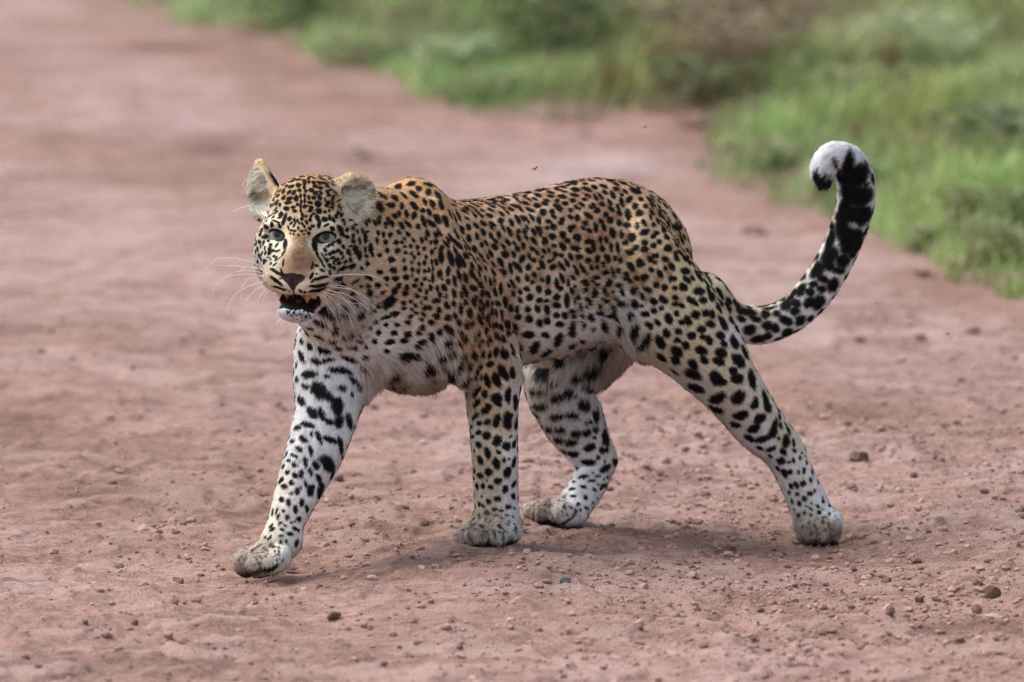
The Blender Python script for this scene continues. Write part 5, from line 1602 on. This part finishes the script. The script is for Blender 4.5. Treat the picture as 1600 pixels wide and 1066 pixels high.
c = mixc(0.85, c, rampn(ln_n.outputs['Fac'], [(0.0, (0.74, 0.67, 0.61)), (0.03, (0.86, 0.79, 0.74)), (0.06, (1.05, 1.07, 1.13)), (0.10, (1.02, 1.04, 1.08)), (0.14, (0.88, 0.83, 0.78)), (0.18, (1.0, 0.99, 0.99)), (0.21, (1.06, 1.08, 1.12)),
                                              (0.25, (1.0, 0.99, 1.0)), (0.30, (0.97, 0.94, 0.93)), (0.35, (0.85, 0.78, 0.73)), (0.41, (0.87, 0.80, 0.75)), (0.46, (1.06, 1.01, 1.0)), (0.53, (1.09, 1.05, 1.06)), (1.0, (1.0, 1.0, 1.0))]).outputs[0], 'MULTIPLY')
vg = n_.new('ShaderNodeAttribute'); vg.attribute_name = 'verge'
soil = rampn(mid.outputs['Fac'], [(0.3, (0.10, 0.075, 0.045)), (0.7, (0.19, 0.150, 0.085))]).outputs[0]
c = mixc(vg.outputs['Fac'], c, soil)
l_.new(c, p_.inputs['Base Color'])
p_.inputs['Roughness'].default_value = 0.9
p_.inputs['Specular IOR Level'].default_value = 0.25
b1 = n_.new('ShaderNodeBump'); b1.inputs['Strength'].default_value = 1.0; b1.inputs['Distance'].default_value = 0.013
b2 = n_.new('ShaderNodeBump'); b2.inputs['Strength'].default_value = 0.9; b2.inputs['Distance'].default_value = 0.004
l_.new(noise(75, 5, 0.65).outputs['Fac'], b1.inputs['Height'])
l_.new(noise(380, 3, 0.6).outputs['Fac'], b2.inputs['Height'])
l_.new(b1.outputs[0], b2.inputs['Normal']); l_.new(b2.outputs[0], p_.inputs['Normal'])
ground_me.materials.append(m_dirt)

# ------------------------------------------------------------------ stones and clods
_ph = (1 + 5 ** 0.5) / 2
ICO_V = np.array([(-1, _ph, 0), (1, _ph, 0), (-1, -_ph, 0), (1, -_ph, 0), (0, -1, _ph), (0, 1, _ph), (0, -1, -_ph), (0, 1, -_ph), (_ph, 0, -1), (_ph, 0, 1), (-_ph, 0, -1), (-_ph, 0, 1)], float)
ICO_V /= np.linalg.norm(ICO_V[0])
ICO_F = [(0, 11, 5), (0, 5, 1), (0, 1, 7), (0, 7, 10), (0, 10, 11), (1, 5, 9), (5, 11, 4), (11, 10, 2), (10, 7, 6), (7, 1, 8), (3, 9, 4), (3, 4, 2), (3, 2, 6), (3, 6, 8), (3, 8, 9), (4, 9, 5), (2, 4, 11), (6, 2, 10), (8, 6, 7), (9, 8, 1)]


def ico(level):
    V, F = [tuple(v) for v in ICO_V], list(ICO_F)
    for _ in range(level):
        cache, out = {}, []

        def m(a, b):
            k = (min(a, b), max(a, b))
            if k not in cache:
                p = np.array(V[a]) + np.array(V[b])
                V.append(tuple(p / np.linalg.norm(p)))
                cache[k] = len(V) - 1
            return cache[k]
        for a, b, c2 in F:
            ab, bc, ca = m(a, b), m(b, c2), m(c2, a)
            out += [(a, ab, ca), (b, bc, ab), (c2, ca, bc), (ab, bc, ca)]
        F = out
    return np.array(V), F


def rock(level, seed, cuts, rough):
    V, F = ico(level)
    r = np.random.default_rng(seed)
    for _ in range(cuts):
        n = r.normal(size=3); n /= np.linalg.norm(n)
        h = r.uniform(0.45, 0.8)
        d = V @ n - h
        V = V - np.where(d > 0, d, 0)[:, None] * n * 0.97
    V = V * (1 + rough * vnoise(V * 1.7 + seed, seed))[:, None] * (1 + 0.5 * rough * vnoise(V * 5 + seed, seed + 1))[:, None]
    V = V / np.abs(V).max(0)
    return V, F


def stone_mat(name, a, b):
    global n_, l_, p_, tcd
    m, n_, l_, p_ = mat_new(name)
    tcd = n_.new('ShaderNodeTexCoord')
    t = noise(140, 5, 0.65)
    t2 = noise(35, 4, 0.6)
    c = mixc(0.6, rampn(t2.outputs['Fac'], [(0.3, a), (0.7, b)]).outputs[0], rampn(t.outputs['Fac'], [(0.3, (0.55, 0.55, 0.55)), (0.7, (1.15, 1.15, 1.15))]).outputs[0], 'MULTIPLY')
    l_.new(c, p_.inputs['Base Color'])
    p_.inputs['Roughness'].default_value = 0.9
    bb = n_.new('ShaderNodeBump'); bb.inputs['Strength'].default_value = 0.6; bb.inputs['Distance'].default_value = 0.002
    l_.new(t.outputs['Fac'], bb.inputs['Height']); l_.new(bb.outputs[0], p_.inputs['Normal'])
    return m


SM = {'tan': stone_mat('tan stone', (0.30, 0.19, 0.14), (0.44, 0.30, 0.23)), 'brown': stone_mat('brown stone', (0.17, 0.095, 0.070), (0.30, 0.17, 0.125)),
      'dark': stone_mat('dark stone', (0.085, 0.048, 0.036), (0.18, 0.100, 0.074)), 'pale': stone_mat('pale stone', (0.36, 0.25, 0.21), (0.48, 0.35, 0.30)),
      'red': stone_mat('red clod', (0.19, 0.098, 0.078), (0.32, 0.18, 0.145)), 'grey': stone_mat('grey stone', (0.06, 0.06, 0.068), (0.13, 0.125, 0.13))}


def put_ground(px, py):
    """where the view ray of a pixel meets the ground"""
    z = 0.0
    for _ in range(12):
        p = G(px, py, z)
        z = float(soft_h(p[None, :2])[0][0])
    return G(px, py, z)


STONES = [
    (229, 838, 33, 'tan', 0.62, 'tan block of stone with a flat pale top, left of the raised forepaw'),
    (333, 712, 26, 'dark', 0.55, 'dark brown clod on the road level with the raised foreleg knee'),
    (347, 797, 22, 'brown', 0.6, 'brown stone between the tan block and the reaching foreleg'),
    (345, 847, 17, 'tan', 0.7, 'small rounded tan stone just right of the tan block'),
    (413, 779, 17, 'brown', 0.75, 'upright brown clod just left of the reaching foreleg'),
    (106, 797, 17, 'brown', 0.6, 'small brown stone alone near the left edge of the road'),
    (281, 911, 21, 'brown', 0.5, 'low brown stone left of the toes of the raised forepaw'),
    (190, 896, 15, 'pale', 0.6, 'small pale stone below the tan block of stone'),
    (306, 944, 19, 'brown', 0.55, 'brown stone lower left of the shadow of the raised paw'),
    (212, 979, 16, 'dark', 0.7, 'small dark stone alone at the lower left of the road'),
    (521, 967, 26, 'dark', 0.55, 'dark angular stone on the road below the gap between the forelegs'),
    (455, 891, 25, 'brown', 0.5, 'brown stone right behind the raised forepaw'),
    (596, 841, 22, 'dark', 0.5, 'dark flat clod midway between the two forepaws'),
    (545, 871, 18, 'brown', 0.5, 'small brown stone below the dark flat clod between the forepaws'),
    (522, 832, 19, 'grey', 0.45, 'small grey stone right of the reaching foreleg wrist'),
    (884, 917, 18, 'grey', 0.9, 'upright dark grey stone in front of the planted forepaw'),
    (787, 922, 16, 'dark', 0.6, 'small dark stone below the planted forepaw'),
    (858, 912, 12, 'grey', 0.7, 'tiny grey stone beside the upright dark grey one'),
    (1197, 951, 38, 'brown', 0.5, 'broad brown clod with crumbs below the pushing hind paw'),
    (1341, 722, 34, 'dark', 0.62, 'rounded brown clod on the road behind the hind shank'),
    (1346, 848, 30, 'red', 0.65, 'reddish wedge of stone touching the pushed-back hind paw'),
    (1411, 852, 17, 'brown', 0.8, 'brown stone right of the reddish wedge by the hind paw'),
    (1547, 937, 36, 'dark', 0.66, 'big dark brown lump of stone near the right edge'),
    (1526, 919, 15, 'dark', 1.0, 'small black upright stone touching the big dark lump'),
    (1554, 975, 34, 'pale', 0.5, 'pale flat stone in front of the big dark lump'),
    (1436, 944, 17, 'dark', 0.8, 'round dark pebble left of the big dark lump'),
    (1454, 953, 18, 'tan', 0.75, 'round tan pebble beside the round dark pebble'),
    (1526, 960, 17, 'brown', 1.0, 'thin upright brown chip left of the pale flat stone'),
    (1130, 882, 22, 'grey', 0.5, 'dark blue grey stone on the road below the belly gap'),
    (1092, 821, 21, 'red', 0.55, 'reddish stone midway between the two hind paws'),
    (1159, 893, 32, 'red', 0.55, 'dusty lump of earth right of the dark blue grey stone'),
    (1265, 1017, 20, 'pale', 0.5, 'pale stone at the lower right in front of the road rut'),
    (1317, 908, 15, 'brown', 0.6, 'small brown stone just below the pushed-back hind paw'),
    (1361, 884, 13, 'tan', 0.9, 'tiny round stone below the reddish wedge'),
    (1479, 876, 30, 'tan', 0.5, 'dusty tan lump of stone right of the pushed-back hind paw'),
    (1242, 1043, 24, 'brown', 0.5, 'brown clod at the bottom edge right of the centre'),
    (1178, 372, 46, 'dark', 0.45, 'blurred dark clod on the road between rump and tail'),
    (573, 250, 22, 'dark', 0.6, 'blurred dark clod on the road just above the shoulder hump'),
    (559, 238, 16, 'dark', 0.6, 'smaller blurred clod touching the one above the shoulder hump'),
    (913, 215, 26, 'red', 0.5, 'blurred clod at the foot of the grassy bank above the back'),
    (1340, 537, 30, 'brown', 0.5, 'blurred brown clod on the road below the tail bend'),
    (1433, 622, 17, 'dark', 0.7, 'blurred dark stone on the road right of the thigh'),
    (1438, 530, 22, 'brown', 0.5, 'blurred brown clod right of the tail, level with its base'),
    (1520, 524, 30, 'brown', 0.55, 'blurred brown clod near the right edge, below the bank'),
    (1500, 418, 46, 'red', 0.5, 'blurred lump of red earth broken from the bank edge at right'),
    (1440, 432, 34, 'red', 0.45, 'blurred lump of red earth left of the one broken from the bank'),
    (1080, 200, 60, 'red', 0.5, 'bare red earth hummock where the bank edge juts out'),
    (1150, 238, 40, 'red', 0.5, 'bare red earth lump below the hummock of the bank edge'),
]
for k, (px, py, w, mt, hh, label) in enumerate(STONES):
    V, F = rock(2, 100 + k, 11, 0.13)
    p = put_ground(px, py)
    s = w * K * (p[1] + CAM_D) * 0.5
    a = rng.uniform(0, 6.28)
    yy = rng.uniform(0.7, 0.95)
    ca, sa = math.cos(a), math.sin(a)
    X = (V[:, 0] * ca - V[:, 1] * sa) * s
    Yv = (V[:, 0] * sa + V[:, 1] * ca) * s * yy
    Z = V[:, 2] * s * hh * 1.15
    o = bpy.data.objects.new('clod' if 'clod' in label or 'earth' in label else 'stone', make_mesh('stone', np.c_[X, Yv, Z], F, False))
    scene.collection.objects.link(o)
    o.location = (p[0], p[1] + s * yy * 0.6, p[2] + s * hh * 0.72)
    o.data.materials.append(SM[mt])
    o['label'] = label
    o['category'] = 'clod' if o.name.startswith('clod') else 'stone'
    o['group'] = 'stones and clods lying on the dirt road'

# the gravel nobody could count
DENS = [(1400, 850, 1.0), (1150, 850, 0.9), (1300, 980, 0.9), (1550, 900, 1.1), (1050, 780, 0.7), (1450, 700, 0.7), (1500, 550, 0.5), (1250, 560, 0.35), (700, 950, 0.40), (560, 830, 0.6), (620, 900, 0.5), (870, 1000, 0.35), (200, 950, 0.22),
        (60, 700, 0.10), (150, 560, 0.16), (300, 800, 0.3), (450, 1000, 0.3), (600, 700, 0.18), (300, 640, 0.14), (100, 850, 0.12), (1000, 950, 0.55), (300, 400, 0.05), (800, 250, 0.10), (1150, 350, 0.25)]
NG = 80000
cx0 = np.c_[rng.uniform(-1.5, 1.5, NG), rng.uniform(-1.8, 3.6, NG)]
gp = to_px(np.c_[cx0, np.zeros(NG)])
dn = idw(gp, DENS, 3.5)[:, 0] * (0.55 + 0.9 * np.clip(n2(cx0, 5, 71) + 0.3, 0, 1)) * np.clip(1.25 - cx0[:, 1] * 0.25, 0.15, 1.2)
cx0 = cx0[rng.random(NG) < dn * 0.75]
NG = len(cx0)
RV = [rock(0, 900 + k, 5, 0.24)[0] for k in range(8)]
V1, F1 = ico(0)
F1 = np.array(F1)
sz = np.clip(rng.lognormal(math.log(0.0018), 0.68, NG), 0.0008, 0.0090)
hz_, dd_ = ground_h(cx0)
ok = dd_ < -0.02
cx0, sz, hz_ = cx0[ok], sz[ok], hz_[ok]
NG = len(cx0)
PV = np.zeros((NG, 12, 3)); PC = np.zeros((NG, 3))
ang = rng.uniform(0, 6.28, NG)
for k in range(8):
    m = np.arange(NG) % 8 == k
    v = RV[k]
    ca, sa = np.cos(ang[m])[:, None], np.sin(ang[m])[:, None]
    s = sz[m][:, None]
    PV[m, :, 0] = cx0[m, 0:1] + (v[:, 0] * ca - v[:, 1] * sa) * s * 1.15
    PV[m, :, 1] = cx0[m, 1:2] + (v[:, 0] * sa + v[:, 1] * ca) * s
    PV[m, :, 2] = hz_[m][:, None] + (v[:, 2] * 0.75 + 0.30) * s
tones = np.array([(0.36, 0.22, 0.175), (0.28, 0.165, 0.125), (0.20, 0.115, 0.088), (0.38, 0.245, 0.200), (0.13, 0.075, 0.058)])
PC = tones[rng.choice(5, NG, p=[0.38, 0.30, 0.15, 0.12, 0.05])] * rng.uniform(0.8, 1.2, (NG, 1))
gr = fast_mesh('gravel', PV.reshape(-1, 3), (np.arange(NG)[:, None, None] * 12 + F1[None]).reshape(-1, 3), False)
a_ = gr.attributes.new('tone', 'FLOAT_COLOR', 'POINT')
a_.data.foreach_set('color', np.c_[np.repeat(PC, 12, 0), np.ones(NG * 12)].astype(np.float32).ravel())
m_gr, n_, l_, p_ = mat_new('gravel')
tcd = n_.new('ShaderNodeTexCoord')
at = n_.new('ShaderNodeAttribute'); at.attribute_name = 'tone'
l_.new(mixc(0.6, at.outputs['Color'], rampn(noise(400, 3).outputs['Fac'], [(0.3, (0.7, 0.7, 0.7)), (0.7, (1.15, 1.15, 1.15))]).outputs[0], 'MULTIPLY'), p_.inputs['Base Color'])
p_.inputs['Roughness'].default_value = 0.92
gr.materials.append(m_gr)
o = bpy.data.objects.new('gravel', gr)
scene.collection.objects.link(o)
o['kind'] = 'stuff'
print('ground', len(GP), 'gravel', NG, round(time.time() - T0, 1))
# ------------------------------------------------------------------ grass and weeds on the bank
VERD = [(250, 10, 104, 138, 78), (560, 100, 98, 134, 72), (740, 150, 96, 140, 70), (640, 40, 106, 124, 72), (880, 60, 92, 108, 58), (820, 20, 104, 118, 66), (1000, 130, 112, 122, 70), (960, 30, 112, 120, 66), (1080, 120, 122, 112, 80),
        (1150, 80, 128, 106, 84), (1180, 30, 124, 112, 76), (1250, 150, 104, 124, 66), (1330, 60, 120, 126, 82), (1450, 60, 128, 144, 92), (1550, 120, 122, 138, 80), (1560, 330, 102, 126, 62), (1300, 300, 106, 134, 74),
        (1450, 200, 112, 124, 60), (1500, 270, 104, 124, 62), (1200, 230, 100, 128, 66), (1560, 20, 116, 130, 76)]
NB = 300000
gxy = np.c_[rng.uniform(-6.0, 7.0, NB * 5), 2.2 + 14.5 * rng.random(NB * 5) ** 1.25]
vis = np.abs(gxy[:, 0]) < (gxy[:, 1] + CAM_D) * 0.0525 + 0.55
vis |= (np.abs(gxy[:, 0]) < 9) & (rng.random(len(gxy)) < 0.30)
gxy = gxy[vis]
gd = bank_d(gxy)
edge_n = 0.07 * n2(gxy, 2.6, 81) + 0.05 * n2(gxy, 9, 82)
keep = (gd + edge_n > -0.07) & (rng.random(len(gd)) < smoothstep(-0.1, 0.5, gd + edge_n) * 0.5 + 0.5)
gxy, gd = gxy[keep][:NB], gd[keep][:NB]
NB = len(gxy)
gz, _ = soft_h(gxy)
bpx = to_px(np.c_[gxy, gz])
cl = n2(gxy, 3.2, 83)
cl2 = n2(gxy, 9.0, 84)
gcol = lin(idw(bpx, VERD, 3.2)) * 1.72
gcol *= (1 + 0.40 * cl + 0.30 * cl2)[:, None] * rng.uniform(0.55, 1.45, NB)[:, None]
dry = rng.random(NB) < 0.10 + 0.20 * smoothstep(0.1, 0.6, n2(gxy, 1.7, 85))
gcol[dry] = np.array([0.40, 0.31, 0.17]) * rng.uniform(0.5, 1.2, (dry.sum(), 1))
gl_ = gcol.mean(1, keepdims=True)
gcol = np.clip(gl_ + (gcol - gl_) * 0.86 + np.array([0.015, 0.006, 0.0]), 0.01, 0.55)
ht = (0.050 + 0.075 * np.clip(0.5 + cl * 0.8 + 0.4 * cl2, 0, 1.5)) * rng.uniform(0.6, 1.4, NB) * smoothstep(-0.3, 0.4, gd) ** 0.5
ht = np.clip(ht, 0.018, 0.26)
wd = rng.uniform(0.0018, 0.0042, NB)
az = rng.uniform(0, 6.28, NB)
bend = rng.uniform(0.25, 1.05, NB)
fx, fy = np.cos(az), np.sin(az)
sx, sy = -fy, fx
BVt = np.zeros((NB, 5, 3))
for j, (t, ww) in enumerate(((0.0, 1.0), (0.0, -1.0), (0.55, 0.8), (0.55, -0.8), (1.0, 0.0))):
    out_ = bend * ht * t * t * 0.9
    up_ = ht * t * (1 - 0.30 * bend * t)
    BVt[:, j, 0] = gxy[:, 0] + fx * out_ + sx * wd * ww
    BVt[:, j, 1] = gxy[:, 1] + fy * out_ + sy * wd * ww
    BVt[:, j, 2] = gz - 0.004 + up_
b0 = np.arange(NB)[:, None] * 5
TT = np.concatenate([b0 + np.array([0, 1, 3]), b0 + np.array([0, 3, 2]), b0 + np.array([2, 3, 4])])
gm = fast_mesh('grass', BVt.reshape(-1, 3), TT)
a_ = gm.attributes.new('tone', 'FLOAT_COLOR', 'POINT')
a_.data.foreach_set('color', np.c_[np.repeat(gcol, 5, 0), np.ones(NB * 5)].astype(np.float32).ravel())


def leaf_mat(name, attr=None, colour=None, trans=0.35):
    m, n_, l_, p_ = mat_new(name)
    tr = n_.new('ShaderNodeBsdfTranslucent')
    mx = n_.new('ShaderNodeMixShader'); mx.inputs[0].default_value = trans
    if attr:
        a = n_.new('ShaderNodeAttribute'); a.attribute_name = attr
        src = a.outputs['Color']
    else:
        t = n_.new('ShaderNodeTexNoise'); t.inputs['Scale'].default_value = 18
        r = n_.new('ShaderNodeValToRGB')
        r.color_ramp.elements[0].position = 0.3; r.color_ramp.elements[1].position = 0.7
        r.color_ramp.elements[0].color = (*[v * 0.6 for v in colour], 1); r.color_ramp.elements[1].color = (*[min(1, v * 1.35) for v in colour], 1)
        l_.new(t.outputs['Fac'], r.inputs[0])
        src = r.outputs[0]
    l_.new(src, p_.inputs['Base Color']); l_.new(src, tr.inputs['Color'])
    p_.inputs['Roughness'].default_value = 0.55
    o = n_['Material Output']
    l_.new(p_.outputs[0], mx.inputs[1]); l_.new(tr.outputs[0], mx.inputs[2]); l_.new(mx.outputs[0], o.inputs['Surface'])
    return m


gm.materials.append(leaf_mat('grass blades', 'tone'))
o = bpy.data.objects.new('grass', gm)
scene.collection.objects.link(o)
o['kind'] = 'stuff'
print('grass', NB, round(time.time() - T0, 1))


def leafy(root, h, spread, nl, size, seed):
    r = np.random.default_rng(seed)
    V, F = [], []
    for _ in range(nl):
        az, t = r.uniform(0, 6.28), r.random() ** 0.6
        c = np.array([math.cos(az) * spread * r.uniform(0.15, 1), math.sin(az) * spread * r.uniform(0.15, 1), h * t])
        d = np.array([math.cos(az), math.sin(az), r.uniform(-0.35, 0.7)]); d /= np.linalg.norm(d)
        s = np.cross(d, [0, 0, 1]); s /= np.linalg.norm(s) + 1e-9
        n = np.cross(s, d)
        L = size * r.uniform(0.6, 1.3); w = L * r.uniform(0.25, 0.4)
        b = len(V)
        for u, v, q in ((0, 0, 0), (0.35, w, 0.10), (0.35, -w, 0.10), (0.45, 0, -0.02), (0.8, w * 0.6, 0.02), (0.8, -w * 0.6, 0.02), (1.05, 0, -0.16)):
            V.append(c + d * L * u + s * v + n * L * q)
        F += [(b, b + 3, b + 1), (b, b + 2, b + 3), (b + 1, b + 3, b + 4), (b + 2, b + 5, b + 3), (b + 3, b + 6, b + 4), (b + 3, b + 5, b + 6)]
    return V, F


def stems(h, spread, n, seed, rad=0.002):
    r = np.random.default_rng(seed)
    V, F = [], []
    for _ in range(n):
        az = r.uniform(0, 6.28)
        tip = np.array([math.cos(az) * spread * r.uniform(0.1, 0.9), math.sin(az) * spread * r.uniform(0.1, 0.9), h * r.uniform(0.7, 1.05)])
        for k in range(4):
            t = k / 3
            p = tip * np.array([t * t, t * t, t])
            b = len(V)
            w = rad * (1 - 0.7 * t)
            V += [p + (w, 0, 0), p + (-w * 0.5, w * 0.87, 0), p + (-w * 0.5, -w * 0.87, 0)]
            if k:
                for j in range(3):
                    F.append((b - 3 + j, b - 3 + (j + 1) % 3, b + (j + 1) % 3, b + j))
    return V, F


LM = {'bright': leaf_mat('bright weed leaves', None, (0.20, 0.225, 0.095)), 'pale': leaf_mat('pale weed leaves', None, (0.33, 0.40, 0.22)), 'deep': leaf_mat('dark bush leaves', None, (0.11, 0.145, 0.055)),
      'dry': leaf_mat('dry brown leaves', None, (0.24, 0.165, 0.115)), 'olive': leaf_mat('olive bush leaves', None, (0.19, 0.205, 0.075)), 'straw': leaf_mat('straw', None, (0.42, 0.32, 0.13))}
PLANTS = [
    (1545, 355, 'weed', 'bright', 0.09, 0.10, 60, 0.045, 'bright green leafy weed at the bank edge nearest the right side'),
    (1470, 395, 'weed', 'bright', 0.06, 0.07, 40, 0.035, 'small bright green weed left of the leafy one at the bank edge'),
    (1590, 410, 'weed', 'bright', 0.08, 0.09, 50, 0.040, 'bright green weed low at the right edge of the frame'),
    (1310, 300, 'weed', 'pale', 0.08, 0.08, 45, 0.036, 'pale green weed behind the curled white tail tip'),
    (1215, 265, 'weed', 'bright', 0.07, 0.09, 45, 0.035, 'green weed at the bank edge left of the tail tip'),
    (715, 118, 'weed', 'pale', 0.10, 0.09, 46, 0.042, 'pale leaved weed at the edge of the bank above the shoulder'),
    (760, 160, 'weed', 'bright', 0.07, 0.12, 60, 0.036, 'fresh green weed patch on the road edge above the back'),
    (560, 100, 'weed', 'bright', 0.07, 0.12, 60, 0.036, 'fresh green weed on the road edge above the head'),
    (450, 45, 'bush', 'deep', 0.16, 0.13, 80, 0.045, 'dark bush near the top edge above the ears'),
    (880, 95, 'bush', 'deep', 0.20, 0.17, 110, 0.050, 'dark green bush on the bank above the middle of the back'),
    (900, 30, 'bush', 'olive', 0.22, 0.20, 120, 0.055, 'olive bush at the top edge behind the dark green bush'),
    (1010, 120, 'bush', 'olive', 0.20, 0.18, 110, 0.050, 'olive bush between the dark green bush and the dry brown one'),
    (1150, 120, 'bush', 'dry', 0.24, 0.22, 130, 0.050, 'dry brown bush in the middle of the bank'),
    (1190, 45, 'bush', 'dry', 0.22, 0.25, 120, 0.050, 'dry brown bush at the top edge above the other dry one'),
    (1100, 170, 'bush', 'deep', 0.12, 0.13, 70, 0.040, 'low dark bush behind the bare earth hummock'),
    (1340, 190, 'bush', 'olive', 0.13, 0.16, 80, 0.042, 'olive bush on the bank just above the tail tip'),
    (1440, 120, 'bush', 'pale', 0.16, 0.18, 90, 0.045, 'pale green bush on the right of the bank'),
    (1570, 260, 'bush', 'deep', 0.14, 0.15, 80, 0.042, 'dark bush at the right edge above the bright weeds'),
    (1540, 60, 'bush', 'olive', 0.20, 0.20, 110, 0.050, 'olive bush in the top right corner of the bank'),
    (1395, 150, 'dry_grass_tuft', 'straw', 0.17, 0.07, 0, 0.0, 'straw coloured dry tuft standing above the tail tip'),
    (1335, 235, 'dry_grass_tuft', 'straw', 0.09, 0.08, 0, 0.0, 'short straw coloured tuft right beside the tail tip'),
    (950, 170, 'dry_grass_tuft', 'straw', 0.13, 0.08, 0, 0.0, 'straw coloured tuft on the road edge above the rump'),
]
for k, (px, py, kind, mt, h, sp, nl, sz_, label) in enumerate(PLANTS):
    p = put_ground(px, py)
    root = bpy.data.objects.new(kind, None)
    scene.collection.objects.link(root)
    root.location = (p[0], p[1], p[2] - 0.005)
    root['label'] = label
    root['category'] = kind.replace('_', ' ')
    root['group'] = 'bushes and weeds on the grassy bank'
    if nl:
        V, F = leafy(root, h, sp, int(nl * 2.0), sz_, 300 + k)
        part('foliage', make_mesh('foliage', V, F, False), root, LM[mt])
        V, F = stems(h, sp * 0.8, 9, 500 + k)
        part('stem', make_mesh('stem', V, F, True), root, LM['dry'])
    else:
        V, F = stems(h, sp, 60, 700 + k, 0.0022)
        part('stalks', make_mesh('stalks', V, F, True), root, LM[mt])

# ------------------------------------------------------------------ flies in the air
m_fly, n_, l_, p_ = mat_new('fly black')
t = n_.new('ShaderNodeTexNoise'); t.inputs['Scale'].default_value = 600
r = n_.new('ShaderNodeValToRGB')
r.color_ramp.elements[0].color = (0.012, 0.010, 0.010, 1); r.color_ramp.elements[1].color = (0.045, 0.035, 0.030, 1)
l_.new(t.outputs['Fac'], r.inputs[0]); l_.new(r.outputs[0], p_.inputs['Base Color'])
m_wing, n_, l_, p_ = mat_new('fly wing')
t = n_.new('ShaderNodeTexNoise'); t.inputs['Scale'].default_value = 900
r = n_.new('ShaderNodeValToRGB')
r.color_ramp.elements[0].color = (0.10, 0.08, 0.07, 1); r.color_ramp.elements[1].color = (0.25, 0.21, 0.19, 1)
l_.new(t.outputs['Fac'], r.inputs[0]); l_.new(r.outputs[0], p_.inputs['Base Color'])
p_.inputs['Roughness'].default_value = 0.3
for px, py, Y, s, label in ((836, 264, 0.0, 1.0, 'small black fly in the air just above the back'), (1008, 199, 0.3, 0.7, 'tiny fly in the air high above the rump'),
                            (1481, 522, 0.2, 0.75, 'tiny fly in the air right of the tail')):
    root = bpy.data.objects.new('fly', None)
    scene.collection.objects.link(root)
    root.location = W(px, py, Y)
    root.rotation_euler = (0.3, -1.0 + 0.3 * s, 0.4)
    root['label'] = label
    root['category'] = 'fly'
    root['group'] = 'flies in the air round the animal'
    V, F = ico(2)
    V = V * np.array([0.0042, 0.0016, 0.0016]) * s
    V[:, 1:] *= (1 - 0.45 * smoothstep(-0.001, -0.0045, V[:, 0]))[:, None]
    hd, F2 = ico(1)
    part('fly_body', make_mesh('fly_body', np.r_[V, hd * 0.0013 * s + np.array([0.0046 * s, 0, 0])], list(F) + [tuple(i + len(V) for i in f) for f in F2]), root, m_fly)
    for sgn in (-1, 1):
        wv = [(0.001, 0, 0.001), (-0.001, 0.003 * sgn, 0.0028), (-0.005, 0.0042 * sgn, 0.0034), (-0.006, 0.0022 * sgn, 0.0026), (-0.003, 0.0006 * sgn, 0.0014)]
        part('wing', make_mesh('wing', [np.array(v) * s for v in wv] + [np.array(v) * s + np.array([0, 0, 0.00012]) for v in wv],
                               [(0, 1, 2, 3, 4), (9, 8, 7, 6, 5), (0, 5, 6, 1), (1, 6, 7, 2), (2, 7, 8, 3), (3, 8, 9, 4), (4, 9, 5, 0)]), root, m_wing)
print('done', round(time.time() - T0, 1))
